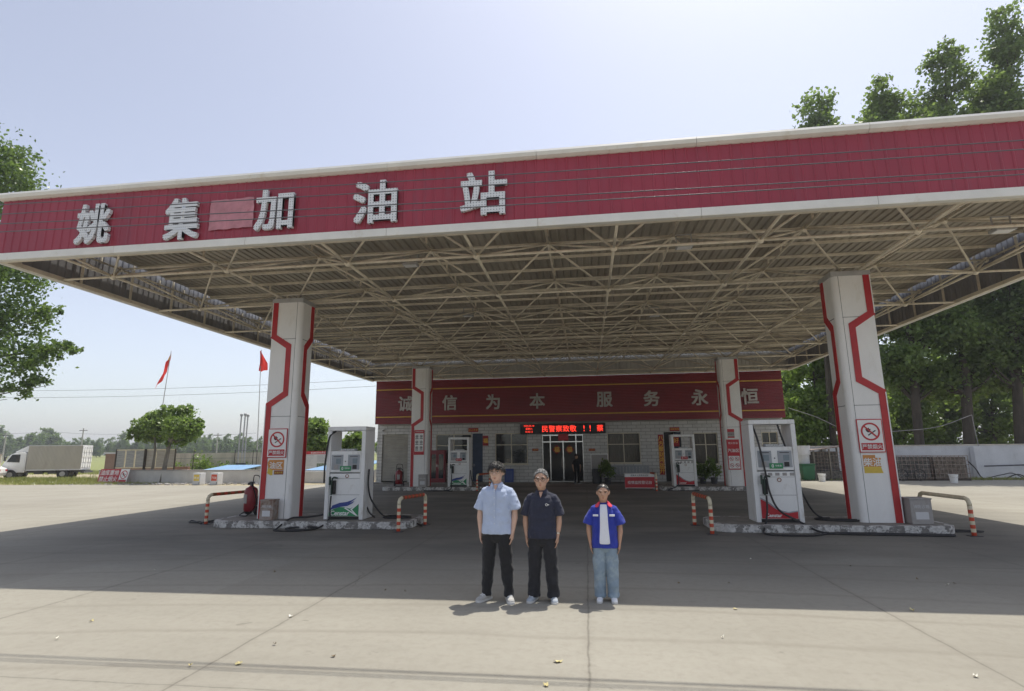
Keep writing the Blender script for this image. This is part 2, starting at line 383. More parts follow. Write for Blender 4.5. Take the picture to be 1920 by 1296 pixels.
def leaf_mesh(name, pts, size, mat, rng, parent=None, loc=(0, 0, 0), flat=.0):
    n = len(pts); pts = np.asarray(pts, np.float32)
    a = rng.normal(size=(n, 3)); a /= np.linalg.norm(a, axis=1)[:, None]
    b = rng.normal(size=(n, 3)); b[:, 2] *= .6; b -= a*(a*b).sum(1)[:, None]; b /= np.linalg.norm(b, axis=1)[:, None]
    sz = size*rng.uniform(.6, 1.25, (n, 1))
    nr = np.cross(a, b)
    v = np.stack([pts-a*sz*.62, pts+b*sz*.45+nr*sz*.1, pts+a*sz*.62, pts-b*sz*.45+nr*sz*.1], 1).reshape(-1, 3).astype(np.float32)
    me = bpy.data.meshes.new(name); me.vertices.add(4*n); me.vertices.foreach_set('co', v.ravel())
    me.loops.add(4*n); me.loops.foreach_set('vertex_index', np.arange(4*n, dtype=np.int32))
    me.polygons.add(n); me.polygons.foreach_set('loop_start', np.arange(0, 4*n, 4, dtype=np.int32))
    me.update(calc_edges=True); me.materials.append(mat)
    o = bpy.data.objects.new(name, me); C.objects.link(o); o.location = loc
    if parent: o.parent = parent
    return o

def blob_points(rng, blobs, n, clump=.35, leaves_per=28):
    """leaf centres gathered in clumps near the outside of overlapping ellipsoids"""
    vol = np.array([b[3]*b[4]*b[5] for b in blobs])**.75; vol /= vol.sum(); out = []
    for b, k in zip(blobs, (vol*n/leaves_per).astype(int)+1):
        d = rng.normal(size=(k, 3)); d /= np.linalg.norm(d, axis=1)[:, None]
        rr = rng.uniform(.25, 1.06, (k, 1))**.55
        c = np.array(b[:3])+d*rr*np.array(b[3:6])
        cs = clump*min(b[3:6])*rng.uniform(.6, 1.4, (k, 1, 1))
        p = c[:, None, :]+np.clip(rng.normal(size=(k, leaves_per, 3)), -1.7, 1.7)*cs*np.array([1, 1, .7])
        out.append(p.reshape(-1, 3))
    return np.concatenate(out)
# ------------------------------------------------------------------ ground
def sheet(name, pts, z, mat):
    o = mb(); o.add([(x, y, z) for x, y in pts], [tuple(range(len(pts)))]); return struct(o.build(name, mat, fix=False))
sheet('ground', [(-1500, -60), (1500, -60), (1500, 2500), (-1500, 2500)], -.012, m_dirt)
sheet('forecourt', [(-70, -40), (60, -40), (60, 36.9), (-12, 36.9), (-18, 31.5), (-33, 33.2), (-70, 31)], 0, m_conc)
fo = mb(); ys = [52, 70, 110, 170, 260, 420]; zs = [-.008, .1, .35, .75, 1.3, 1.6]
vs = [(x, y, z) for y, z in zip(ys, zs) for x in (-900, -400, -150, -60, 0, 300)]
fo.add(vs, [(j*6+i, j*6+i+1, j*6+i+7, j*6+i+6) for j in range(5) for i in range(5)]); struct(fo.build('field', m_field))

# ------------------------------------------------------------------ canopy
XC, MX, YC, MY = -8.764, 3.179, 15.207, 3.255
XL, XR, YF, YB = XC-1.5*MX, XC+6.5*MX, 10.35, YC+5.6*MY
ZB, ZN, ZT, ZD = 6.42, 6.45, 7.28, 7.56
can = thing('canopy', 'large flat filling station canopy with cream steel space frame and red corrugated fascia', 'canopy')
def corrug(name, x0, x1, z0, z1, y, period, depth, mat, axis, parent=can, face=-1):
    """vertical trapezoid ribs; axis x: sheet across the front, axis y: sheet along a side at x=y"""
    n = int((x1-x0)/period); p = (x1-x0)/n; v = []; 
    for i in range(n):
        a = x0+i*p
        v += [(a, 0), (a+p*.72, 0), (a+p*.80, depth), (a+p*.92, depth)]
    v.append((x1, 0)); o = mb(); vs = []
    for z in (z0, z1):
        for t, d in v: vs.append((t, y+face*d, z) if axis == 'x' else (y+face*d, t, z))
    k = len(v)
    o.add(vs, [(i, i+1, k+i+1, k+i) for i in range(k-1)])
    q = o.build(name, mat, parent, fix=False)
    s = q.modifiers.new('solid', 'SOLIDIFY'); s.thickness = .004; s.offset = 0
    return q
m_side = M('side_sheet', (.24, .24, .25), .45, .15, 2, dirt=(.15, .14, .13), dirt_amt=.35, stretch=(1, 1, .3))
corrug('front_fascia', XL, XR, ZB+.12, ZT+.62, YF, .215, .015, m_red, 'x')
corrug('left_fascia', YF+.03, YB, ZB+.12, ZT+.62, XL, .215, .022, m_side, 'y', face=-1)
corrug('right_fascia', YF+.03, YB, ZB+.12, ZT+.62, XR, .215, .022, m_side, 'y', face=1)
corrug('back_fascia', XL, XR, ZB+.0, ZT+.62, YB, .215, .022, M('back_sheet', (.5, .48, .43), .55, .1, 2, dirt=(.36, .32, .26), dirt_amt=.35, stretch=(1, 1, .25)), 'x', face=1)
o = mb()   # white trims: folded caps in joined lengths
edges = np.linspace(XL-.05, XR+.05, 9)
for a, b in zip(edges[:-1], edges[1:]):
    pr = [(YF-.05, ZT+.60), (YF-.12, ZT+.63), (YF-.15, ZT+.70), (YF-.12, ZT+.76), (YF-.04, ZT+.78), (YF+.16, ZT+.78), (YF+.16, ZT+.60)]
    o.prism(pr, a+.004, b-.004, plane='yz')
o.build('top_cornice', m_trim, can)
o = mb()
for a, b in zip(edges[:-1], edges[1:]):
    o.box(a+.002, b-.002, YF-.05, YF+.07, ZB-.03, ZB+.145)
o.build('bottom_trim', m_trim, can, bevel=.012)
for nm, xx, s in (('side_trim', XL, -1), ('side_trim', XR, 1)):
    o = mb(); o.box(xx-.06, xx+.06, YF+.075, YB, ZB-.03, ZB+.12).box(xx-.07, xx+.05, YF+.17, YB, ZT+.60, ZT+.70)
    o.build(nm, m_trim, can, bevel=.01)
# roof deck: corrugated sheet, ribs running into the depth, gap at both side edges
n = int((XR-XL)/.22); v = []; p_ = (XR-XL-.30)/n
for i in range(n):
    a = XL+.15+i*p_; v += [(a, 0), (a+p_*.55, 0), (a+p_*.68, .032), (a+p_*.87, .032)]
v.append((XR-.15, 0)); o = mb(); k = len(v)
o.add([(x, y, ZD+d) for y in (YF+.17, YB-.1) for x, d in v], [(i, i+1, k+i+1, k+i) for i in range(k-1)])
q = o.build('roof_deck', m_deck, can, fix=False); s = q.modifiers.new('solid', 'SOLIDIFY'); s.thickness = .004
y = YF+.55
while y < YB-.3:
    o = mb(); o.box(XL+.2, XR-.2, y-.02, y+.02, ZD-.085, ZD-.006)
    for i in range(9):
        xx = XC+(i-1.5)*MX+.02; o.box(xx-.025, xx+.025, y-.02, y+.02, ZD-.26, ZD-.087)
    o.build('purlin', m_steel, can); y += MY/3
rim = mb()
for xx in (XL+.1, XR-.1):
    rim.box(xx-.04, xx+.04, YF+.08, YB-.1, ZB-.02, ZB+.08)
    yy = YF+.5
    while yy < YB:
        rim.box(xx-.025, xx+.025, yy-.025, yy+.025, ZB+.083, ZT+.3); yy += MY/2
rim.box(XL+.15, XR-.15, YF+.08, YF+.16, ZB-.02, ZB+.08)
rim.box(XL+.15, XR-.15, YB-.2, YB-.11, ZB-.02, ZB+.08)
rim.build('edge_beam', m_steel, can)
# space frame
IB = [-1, 0, 1, 2, 3, 4, 5, 6]; JB = [-1, 0, 1, 2, 3, 4, 5]
bot = {(i, j): Vector((XC+i*MX, YC+j*MY, ZN)) for i in IB for j in JB}
top = {(i, j): Vector((XC+(i-.5)*MX, YC+(j-.5)*MY, ZT)) for i in range(-1, 8) for j in range(-1, 7)}
top = {k: Vector((min(max(v.x, XL+.16), XR-.16), min(max(v.y, YF+.2), YB-.2), v.z)) for k, v in top.items()}
bars = []
for (i, j), a in bot.items():
    for k in ((i+1, j), (i, j+1)):
        if k in bot: bars.append((a, bot[k], .036))
    if i == -1: bars.append((a, Vector((XL+.12, a.y, ZN)), .032))
    if i == 6: bars.append((a, Vector((XR-.12, a.y, ZN)), .032))
    if j == -1: bars.append((a, Vector((a.x, YF+.15, ZN)), .032))
    if j == 5: bars.append((a, Vector((a.x, YB-.15, ZN)), .032))
    for k in ((i, j), (i+1, j), (i, j+1), (i+1, j+1)): bars.append((a, top[k], .028))
for (i, j), a in top.items():
    for k in ((i+1, j), (i, j+1)):
        if k in top: bars.append((a, top[k], .03))
bars.sort(key=lambda b: ((b[0]+b[1])/2-CAM).length)
for a, b, r in bars[:100]:
    c = (a+b)/2; mb().tube([a-c, b-c], r, 8).build('truss_bar', m_steel, can, loc=c, fix=False).data.shade_smooth()
o = mb()
for a, b, r in bars[100:]: o.tube([a, b], r, 6)
struct(o.build('truss_bars', m_steel, can, fix=False), 'stuff').data.shade_smooth()
nodes = sorted(list(bot.values())+list(top.values()), key=lambda p: (p-CAM).length)
o = mb().ball((0, 0, 0), .085, 12); nd = o.build('truss_node', m_steel, can, loc=nodes[0], smooth=True)
for p in nodes[1:100]:
    c = nd.copy(); C.objects.link(c); c.location = p
o = mb()
for p in nodes[100:]: o.ball(p, .085, 8)
struct(o.build('truss_nodes', m_steel, can, smooth=True), 'stuff')
# flood lights under the frame
lamps = [((770, 497), 13.6, 'flat floodlight under the canopy frame near the left front pillar'), ((1283, 463), 13.0, 'flat floodlight under the canopy front edge, right of the middle'),
         ((878, 592), 20.0, 'small floodlight deep under the canopy, left of the middle'), ((1227, 592), 20.0, 'small floodlight deep under the canopy, right of the middle'),
         ((1880, 432), 12.2, 'floodlight under the right front corner of the canopy')]
for (px, py), Y, lb in lamps:
    p = at(px, py, Y); t = thing('floodlight', lb, 'light', p, 0, 'canopy floodlights')
    mb().box(-.2, .2, -.13, .13, -.03, .04).build('housing', m_grey, t, bevel=.01)
    mb().box(-.17, .17, -.1, .1, -.036, -.0305).build('lens', m_white, t)
    mb().box(-.19, -.17, -.015, .015, .041, .30).box(.17, .19, -.015, .015, .041, .30).box(-.19, .19, -.02, .02, .3, .32).build('bracket', m_grey, t)

# sign letters of the fascia: deep letter boxes with lamp studded faces
def dotted():
    m, nt, b = newmat('letter_lamps'); p = coords(nt); v = scaled(nt, p, (16, 1, 16)); s = N(nt, 'ShaderNodeSeparateXYZ'); nt.links.new(v, s.inputs[0])
    fx = mth(nt, 'SUBTRACT', mth(nt, 'FRACT', s.outputs[0]), .5); fz = mth(nt, 'SUBTRACT', mth(nt, 'FRACT', s.outputs[2]), .5)
    d = mth(nt, 'ADD', mth(nt, 'MULTIPLY', fx, fx), mth(nt, 'MULTIPLY', fz, fz))
    k = mth(nt, 'LESS_THAN', d, .04); c = mixc(nt, k, (.70, .71, .71), (.22, .23, .24)); nt.links.new(c, b.inputs['Base Color']); b.inputs['Roughness'].default_value = .5; return m
m_lamps = dotted()
for ch, x, z, wd, h, lb in (('姚', -10.95, 7.11, .86, .96, 'leftmost of the five grey letter boxes on the red canopy fascia'),
                        ('集', -8.73, 7.08, .84, .98, 'grey letter box left of the pale faded patch on the red fascia'),
                        ('加', -6.54, 7.14, .9, .94, 'grey letter box just right of the pale faded patch on the red fascia'),
                        ('油', -4.26, 7.155, .98, .96, 'grey letter box with three water dots, second from the right of five'),
                        ('站', -1.92, 7.17, .98, .96, 'rightmost and last of the five grey letter boxes on the red fascia')):
    o = text(ch, 1.06, m_lamps, None, (x, YF-.075, z), 'sign_letter', ext=.036, bold=.03)
    d = o.dimensions; bpy.context.view_layer.update(); d = o.dimensions
    o.scale = (wd/d.x, 1, h/d.z)
    tag(o, lb, 'letter', 'sign letters on the canopy fascia')
o = mb(); rng = random.Random(4); nx, nz = 9, 6
vs = [(-.52+1.04*i/nx+rng.uniform(-.012, .012), -.008-rng.uniform(0, .014), -.35+.7*j/nz+rng.uniform(-.012, .012)+.02*i/nx) for j in range(nz+1) for i in range(nx+1)]
o.add(vs, [(j*(nx+1)+i, j*(nx+1)+i+1, (j+1)*(nx+1)+i+1, (j+1)*(nx+1)+i) for j in range(nz) for i in range(nx)])
q = o.build('faded_sheet', m_faded, None, loc=(-7.58, YF-.03, 7.13), fix=False); q.modifiers.new('s', 'SOLIDIFY').thickness = .006
tag(q, 'pale faded pink sheet stuck over the red fascia between two letter boxes', 'sheet')

# ------------------------------------------------------------------ overhead wires
for pts, lb in ((((0, 384), (1920, 263)), 'topmost of the four overhead wires crossing in front of the red fascia'), (((0, 402), (1920, 280)), 'second overhead wire from the top crossing the red fascia'),
            (((0, 420), (1920, 317)), 'third overhead wire from the top crossing the red fascia'), (((0, 435), (1920, 327)), 'lowest of the four overhead wires crossing in front of the red fascia')):
    a, b = at(*pts[0], 6.95), at(*pts[1], 6.95); d = b-a; P_ = []
    for i in range(41):
        t = -1.2+3.4*i/40; p = a+d*t; p.z += .028*((2*t-1)**2-1); P_.append(p)
    tag(mb().tube(P_, .0085, 6).build('overhead_wire', m_wire, fix=False), lb, 'wire', 'overhead wires in front of the canopy').data.shade_smooth()
for ya, yb, lb in ((728, 727, 'upper of two distant wires crossing the sky behind the red flags'), (741, 740, 'lower of two distant wires crossing the sky behind the red flags')):
    a, b = at(-300, ya, 60), at(800, yb-22, 60)
    P_ = [a.lerp(b, i/30)+Vector((0, 0, -.9*(1-(2*i/30-1)**2))) for i in range(31)]
    tag(mb().tube(P_, .02, 5).build('distant_wire', m_wire, fix=False), lb, 'wire', 'distant wires across the left sky')

# ------------------------------------------------------------------ pillars
def pillar(cx, cy, s, z0, label, w=.9, d=.7, H=6.12):
    t = thing('pillar', label, 'pillar', (cx, cy, z0), 0, 'canopy pillars')
    hw, hd, rr = w/2, d/2, .13; prof = []
    for sx, sy, rnd in ((-1, -1, s < 0), (1, -1, s > 0), (1, 1, s < 0), (-1, 1, s > 0)):
        if not rnd: prof.append((sx*hw, sy*hd)); continue
        st = {(-1, -1): 180, (1, -1): 270, (1, 1): 0, (-1, 1): 90}[(sx, sy)]
        for k in range(8):
            a = R(st+90*k/7); prof.append((sx*(hw-rr)+rr*math.cos(a), sy*(hd-rr)+rr*math.sin(a)))
    o = mb().prism(prof, 0, H, plane='xy').build('shaft', m_white, t)
    def band(L, i0, i1):
        zb = [0, 3.1, 3.43, 4.8, 5.12, H]; q = .055
        A = [(0, 0), (0, 3.1+q), (i0, 3.43+q), (i0, 4.8-q), (0, 5.12-q), (0, H)]
        B = [(.16, H), (.16, 5.12+q-.02), (i1, 4.8+q), (i1, 3.43-q), (.16, 3.1-q+.02), (.16, 0)]
        return A+B
    f = band(w, w-.41, w-.26); g = band(d, d-.39, d-.24)
    for fs in (1, -1):        # fs 1: front face and the side beside its rounded corner; -1: the opposite pair
        m1 = Matrix.Rotation(0 if fs > 0 else math.pi, 4, 'Z')
        o = mb().prism([(s*(-hw+u), z) for u, z in f], -hd-.022, -hd+.002, m=m1)
        o.prism([(hd-u, z) for u, z in g], s*(hw+.022), s*(hw-.002), m=m1, plane='yz')
        o.build('red_band', m_colred, t)
        mb().box(-s*hw-.012, -s*hw+.012, -hd-.03, -hd-.0225, .0, 3.1, m=m1).box(-s*hw-.012, -s*hw+.012, -hd-.03, -hd-.0225, 5.1, H, m=m1).build('lit_edge', m_white, t)  # thin white strip paints the light caught along the sharp corner
    o = mb()
    for z in (2.78, 5.02): o.box(-hw+.16 if s > 0 else -hw+.14, hw-.14 if s > 0 else hw-.16, -hd-.0035, -hd+.01, z, z+.012); 
    o.box(s*(hw-.15)-.004, s*(hw-.15)+.004, -hd-.003, -hd+.01, 0, H)
    for z in (2.78, 5.02): o.box(s*hw-.01, s*hw+.0035, -hd+.14, hd-.15, z, z+.012)
    o.build('joint_line', m_seam, t)
    mb().box(-hw-.03, hw+.03, -hd-.03, hd+.03, H, H+.12).build('cap_plate', m_grey, t)
    return t
PF = [(-8.57, 14.85), (6.90, 14.85)]; PB = [(-8.62, 28.2), (7.1, 28.2)]
pillar(*PF[0], 1, .18, 'left front pillar, white with red bent bands and a rusty box at its foot')
pillar(*PF[1], -1, .18, 'right front pillar, white with red bent bands and an orange and yellow diesel panel')
pillar(*PB[0], 1, .18, 'rear left pillar by the roller shutter, white with red bent bands and a red pictogram poster')
pillar(*PB[1], -1, .18, 'rear right pillar before the station front, white with red bent bands and red notice boards')

# ------------------------------------------------------------------ fuel islands
def island(x0, x1, y0, y1, label, h=.18):
    t = thing('fuel_island', label, 'island', ((x0+x1)/2, (y0+y1)/2, 0), 0, 'fuel islands'); w = (x1-x0)/2; d = (y1-y0)/2; r = min(d, .45)
    pr = []
    for sx, sy, st in ((-1, -1, 180), (1, -1, 270), (1, 1, 0), (-1, 1, 90)):
        for k in range(7):
            a = R(st+15*k); pr.append((sx*(w-r)+r*math.cos(a), sy*(d-r)+r*math.sin(a)))
    mb().prism(pr, 0, h, plane='xy').build('kerb', m_curb, t, bevel=.02)
    mb().prism([(x*(1-.14/w), y*(1-.14/d)) for x, y in pr], h-.01, h+.003, plane='xy').build('island_top', m_isl, t)
island(-10.15, -4.55, 13.95, 15.75, 'left front fuel island with patchy white kerb under the green striped pump')
island(2.95, 8.3, 13.95, 15.75, 'right front fuel island with patchy white kerb under the red striped pump')
island(-10.5, -5.0, 27.4, 29.1, 'rear left fuel island with chipped black and white kerb')
island(3.5, 8.6, 27.4, 29.1, 'rear right fuel island with chipped black and white kerb')
# ------------------------------------------------------------------ fuel pumps
def curve(pts, n=10):
    """Catmull-Rom through the points"""
    P_ = [Vector(p) for p in pts]; P_ = [P_[0]*2-P_[1]]+P_+[P_[-1]*2-P_[-2]]; out = []
    for i in range(1, len(P_)-2):
        a, b, c, d = P_[i-1:i+3]
        for k in range(n):
            t = k/n; out.append(.5*((2*b)+(c-a)*t+(2*a-5*b+4*c-d)*t*t+(3*b-a-3*c+d)*t**3))
    return out+[P_[-2]]
def pump(cx, y0, z0, label, style, hoses, W=1.1, H=2.46, D=.68, plate='green'):
    t = thing('fuel_pump', label, 'fuel pump', (cx, y0, z0), 0, 'fuel pumps'); h = W/2
    for s in (-1, 1): mb().box(s*h-s*.11, s*h, 0, D, 0, H-.115).build('side_panel', m_pump, t, bevel=.012)
    mb().box(-h, h, 0, D, H-.112, H).build('top_beam', m_pump, t, bevel=.015)
    q = h-.113
    mb().box(-q, q, .05, D-.03, 0, .075).build('plinth', m_black, t)
    mb().box(-q, q, .03, D-.03, .078, 1.20).build('cabinet', m_pump, t, bevel=.01)
    hd = mb().box(-q, q, .012, D-.02, 1.225, 1.80).build('display_head', m_pump, t, bevel=.02)
    mb().box(-.2, .26, .03, .2, 1.802, 1.86).build('head_plate', m_mid, t, bevel=.02)
    text('税控燃油加油机', .058, m_white, t, (.03, .026, 1.832), ext=.002)
    for s in (-1, 1):
        d = mb().box(s*.235-.165, s*.235+.165, .002, .0105, 1.30, 1.70).build('display_panel', m_mid, t, bevel=.008)
        mb().box(s*.235-.06+.03, s*.235+.07+.03, -.006, .0015, 1.46, 1.60).build('screen', m_lcd, d)
        mb().box(s*.235-.11, s*.235+.11, -.002, .0015, 1.645, 1.665).build('screen_caption', m_dark, d)
        mb().box(.235*s+s*.03-.055, .235*s+s*.03+.06, -.006, .0015, 1.32, 1.43).build('keypad', m_black if s > 0 else m_greybox, d)
    pc = m_green if plate == 'green' else m_crimson
    pl = mb().box(-.14, .17, -.016, -.0065, 1.27, 1.40).build('grade_plate', pc, t)
    text('0', .11, m_white, pl, (-.07, -.0175, 1.335), bold=.02); text('号柴油' if plate == 'green' else '号汽油', .05, m_white, pl, (.06, -.0175, 1.34))
    mb().ball((.0, .005, 1.52), .016, 8).build('lock', m_black, t)
    mb().box(-q+.02, q-.02, .0255, .0295, 1.205, 1.222).build('head_seam', m_seam, t)  # dark strip along the joint below the display head
    st = mb().box(-q+.03, q-.03, .022, .0295, 1.08, 1.19).build('sticker_strip', m_white, t)
    for k in range(5): mb().box(-.36+k*.17, -.26+k*.17, .018, .0215, 1.10, 1.17).build('sticker', m_greybox if style == 'red' else m_white, st)
    em = mb().ring((.06, 1.0 if style == 'red' else 1.13), .05, .035, .012, .0175, 20).build('emblem', m_rust, t)
    o = mb().box(-q+.01, q-.01, .026, .0295, .635, .642).box(-q+.01, q-.01, .026, .0295, 1.065, 1.07).build('door_seam', m_seam, t)
    if style == 'green':
        lv = mb().prism([(-q+.02, .09), (q-.02, .09), (q-.02, .40), (q-.10, .36), (q-.26, .28), (q-.42, .315), (-.12, .32), (-.28, .27), (-q+.02, .185)], .0225, .0295).build('livery_panel', m_green, t)
        mb().prism([(-q+.02, .20), (-.3, .29), (-.05, .345), (.15, .41), (.27, .5), (.36, .57), (.22, .50), (.08, .455), (-.12, .43), (-.32, .36)], .0215, .029).prism([(-.34, .262), (-.1, .325), (.1, .35), (.24, .42), (.3, .48), (.1, .39), (-.12, .365), (-.3, .31)], .0165, .0205).build('wave_stripe', m_blue, t)
        mb().prism([(.0, .30), (.06, .305), (.41, .10), (.35, .10)], .019, .0222).prism([(.19, .265), (.22, .24), (.415, .40), (.415, .44)], .018, .0222).prism([(.19, .265), (.235, .265), (.40, .10), (.36, .10)], .0165, .0178).build('white_stripe', m_white, t)
        text('Censtar', .165, m_white, t, (-.10, .0195, .165), bold=.03, shear=.15)
    else:
        lv = mb().prism([(-q+.02, .09), (q-.02, .09), (q-.02, .25), (.2, .215), (.05, .245), (-.1, .32), (-.22, .42), (-.33, .5), (-q+.02, .545)], .0225, .0295).build('livery_panel', m_crimson, t)
        mb().prism([(q-.02, .253), (.2, .218), (.05, .248), (-.1, .323), (-.22, .423), (-.33, .503), (-q+.02, .548), (-q+.02, .585), (-.33, .535), (-.2, .45), (-.08, .35), (.06, .275), (.2, .243), (q-.02, .275)], .0225, .0295).build('wave_stripe', m_mid, t)
        text('Censtar', .115, m_white, t, (-.14, .0195, .165), bold=.03)
    for (nx, nz) in ((-.30, .62),):
        n_ = mb().box(nx-.06, nx+.06, -.05, .028, nz+.04, nz+.40).build('nozzle_holster', m_black, t, bevel=.02)
        mb().tube(curve([(nx-.03, -.07, nz+.02), (nx-.03, -.08, nz+.22), (nx-.02, -.085, nz+.40), (nx+.03, -.08, nz+.48), (nx+.13, -.06, nz+.46)]), .022, 8).box(nx-.10, nx-.06, -.11, -.05, nz+.28, nz+.50).build('nozzle', M('nozzle_green', (.02, .045, .03), .5), n_, smooth=False, bevel=.004)
    for pts in hoses:
        o = mb().tube(curve(pts, 12), .023, 8).build('hose', m_rub, t, fix=False); o.data.shade_smooth()
    return t
# hoses in pump coordinates (x across, y into the depth, z above the island top); island edge .5 in front, ground at -.18
g = -.155
pump(-6.52, 14.40, .183, 'white fuel pump with green and blue stripes on the left front island beside its pillar', 'green', [
    [(-.33, -.07, .62), (-.335, -.09, .3), (-.32, -.12, .05), (-.34, -.5, g+.05), (-.5, -.75, g), (-.95, -.85, g), (-1.25, -.6, g), (-.9, -.42, g+.02), (-.45, -.55, g+.03), (-.42, -.8, g+.03), (-.8, -.98, g), (-1.35, -.95, g), (-1.5, -.62, g), (-1.36, -.2, .05), (-1.0, -.02, .06), (-.6, .1, .12), (-.545, .16, .2)],
    [(-.40, .18, 2.34), (-.47, -.02, 2.2), (-.52, -.04, 1.9), (-.585, .0, 1.4), (-.60, .03, .95)],
    [(.585, .25, 1.3), (.60, .2, .85), (.68, .3, .45), (.95, .55, .03), (1.3, .62, .03), (1.75, .4, .03), (1.4, .18, .03), (1.0, .35, .03), (1.3, .75, .03), (1.9, .3, -.10), (2.15, .1, g)],
    [(.54, .3, .3), (.62, .3, .15), (.75, .35, .02)]])
pump(4.58, 14.40, .183, 'white fuel pump with a red wave at its foot on the right front island', 'red', [
    [(-.30, -.07, .64), (-.32, -.10, .3), (-.40, -.2, .05), (-.55, -.5, g+.06), (-.6, -.75, g), (-.2, -.95, g), (.4, -.9, g), (.9, -.55, g), (1.6, -.52, g), (2.6, -.62, g), (3.3, -.66, g), (3.2, -.78, g), (2.2, -.72, g), (1.2, -.66, g), (.65, -.58, g+.03), (.35, -.2, .05), (-.05, -.11, .3), (-.22, -.10, .7), (-.28, -.09, 1.2), (-.36, -.03, 1.9), (-.40, .2, 2.34)],
    [(.22, .25, 2.34), (.24, .15, 2.1), (.33, .18, 1.8)],
    [(.56, .25, 1.0), (.65, .25, .65), (.95, .5, .2), (1.25, .62, .03), (1.6, .45, .03), (2.0, .3, .03), (1.6, .22, .03), (1.15, .35, .03), (1.0, .6, .03), (1.4, .75, .03)]])
pump(-6.5, 27.75, .183, 'green striped fuel pump on the rear left island, in deep shade before the dark door', 'green', [[(-.33, -.07, .62), (-.33, -.12, .2), (-.3, -.5, g+.05), (-.9, -.75, g), (-1.6, -.6, g), (-.8, -.6, g), (-.1, -.8, g)], [(.585, .2, .8), (.66, .2, .3), (.9, .3, .03), (1.5, .3, .03)]], plate='red')
pump(4.66, 27.75, .183, 'red striped fuel pump on the rear right island, by a gold lettered doorway', 'red', [[(-.33, -.07, .62), (-.34, -.12, .2), (-.5, -.4, .02), (-.9, -.5, g), (-.2, -.7, g), (.5, -.6, g)]], plate='red')

# ------------------------------------------------------------------ guard rails
def rail(a, b, label, h=.80, za=0, zb=0, top=None):
    a = Vector((*a, za)); b = Vector((*b, zb)); d = b-a; L = Vector((d.x, d.y, 0)).length
    t = thing('guard_rail', label, 'guard rail', a, 0, 'striped guard rails')
    tp = max(za, zb)+h
    r = .047; kk = 9; o = mb()
    def leg(p, z0, z1, flip=0):
        zs = np.linspace(z0, z1, kk); o.tube([(p.x-a.x, p.y-a.y, z-za) for z in zs], r, 12, [(1 if (i+flip) % 2 else 0) for i in range(kk-1)])
    o = mb(); leg(a, za+.0, tp-.16, 1); o.build('post', [m_cream, m_orange], t, fix=False).data.shade_smooth()
    o = mb(); leg(b, zb+.0, tp-.16, 1); o.build('post', [m_cream, m_orange], t, fix=False).data.shade_smooth()
    u = d.normalized(); u.z = 0
    P_ = [Vector((0, 0, tp-za-.16)), Vector((0, 0, tp-za-.10)), Vector((0, 0, tp-za-.03))+u*.035, Vector((0, 0, tp-za))+u*.12]
    e = Vector((d.x, d.y, 0)); n = 12
    mid = [Vector((0, 0, tp-za))+u*(.12+(L-.24)*i/n) for i in range(1, n)]
    Q = [e+(-u)*.12+Vector((0, 0, tp-za)), e-u*.035+Vector((0, 0, tp-za-.03)), e+Vector((0, 0, tp-za-.10)), e+Vector((0, 0, tp-za-.16))]
    pts = P_+mid+Q; o = mb().tube(pts, r, 12, [0, 0, 0]+[(1+(i % 2) if top != 'faded' else 3*(i % 2)) for i in range(n)]+[0]*4)
    o.build('top_bar', [m_cream, m_rust, m_orange, m_cream], t, fix=False).data.shade_smooth()
    for p, z in ((a, za), (b, zb)): mb().box(p.x-a.x-.11, p.x-a.x+.11, p.y-a.y-.11, p.y-a.y+.11, z-za, z-za+.012).build('foot_plate', m_dark, t)
rail((-4.70, 13.62), (-4.40, 14.9), 'red and cream striped guard rail at the right end of the left front island')
rail((-10.67, 14.65), (-10.25, 16.3), 'striped guard rail next to the red wheeled extinguisher, wrapped in brown tape')
rail((2.82, 13.70), (2.72, 15.25), 'striped guard rail at the left end of the right front island')
rail((8.40, 13.80), (8.32, 15.5), 'sunlit striped guard rail at the far right, beside the grey box', top='faded')
rail((-5.42, 27.2), (-5.0, 28.4), 'guard rail at the rear left island, behind the man in the pale blue shirt')
rail((3.22, 27.15), (3.1, 28.4), 'guard rail beside the small red clothed table at the rear')
for cx, cy, lb, sd in ((-10.95, 14.95, 'tangle of black hose lying on the ground at the far left guard rail', 3), (8.35, 14.5, 'black hose lying between the grey box and the far right guard rail', 8)):
    rg = random.Random(sd); P_ = [(rg.uniform(-.55, .55), rg.uniform(-.35, .35), .022+.012*i/4) for i in range(9)]
    tag(mb().tube(curve(P_, 8), .018, 8).build('loose_hose', m_rub, loc=(cx, cy, 0), fix=False), lb, 'hose', 'loose hoses by the guard rails').data.shade_smooth()

# ------------------------------------------------------------------ boxes at the pillar feet
def binbox(x, y, z, w_, d_, h_, mat, label, txt=True, sl=0):
    t = thing('sand_box', label, 'box', (x, y, z), 0, 'boxes at the pillar feet')
    mb().prism([(-w_/2, 0), (w_/2, 0), (w_/2-sl, h_), (-w_/2+sl, h_)], 0, d_).build('body', mat, t, bevel=.01)
    mb().box(-w_/2-.012, w_/2+.012, -.012, d_+.012, h_, h_+.035).build('lid', mat, t, bevel=.006)
    if txt: text('消防沙箱', w_*.19, m_wallw, t, (0, -.003, h_*.72), ext=.002); mb().box(-w_*.3, w_*.3, -.003, .004, h_*.2, h_*.5).build('worn_label', m_wallw, t)
binbox(-8.56, 14.12, .183, .38, .28, .50, m_rustbox, 'rusty metal box standing against the left front pillar')
binbox(7.65, 14.25, .183, .46, .45, .55, m_greybox, 'dirty grey box beside the foot of the right front pillar')
binbox(-8.3, 27.48, .183, .42, .26, .58, m_greybox, 'dark dusty box against the rear left pillar')

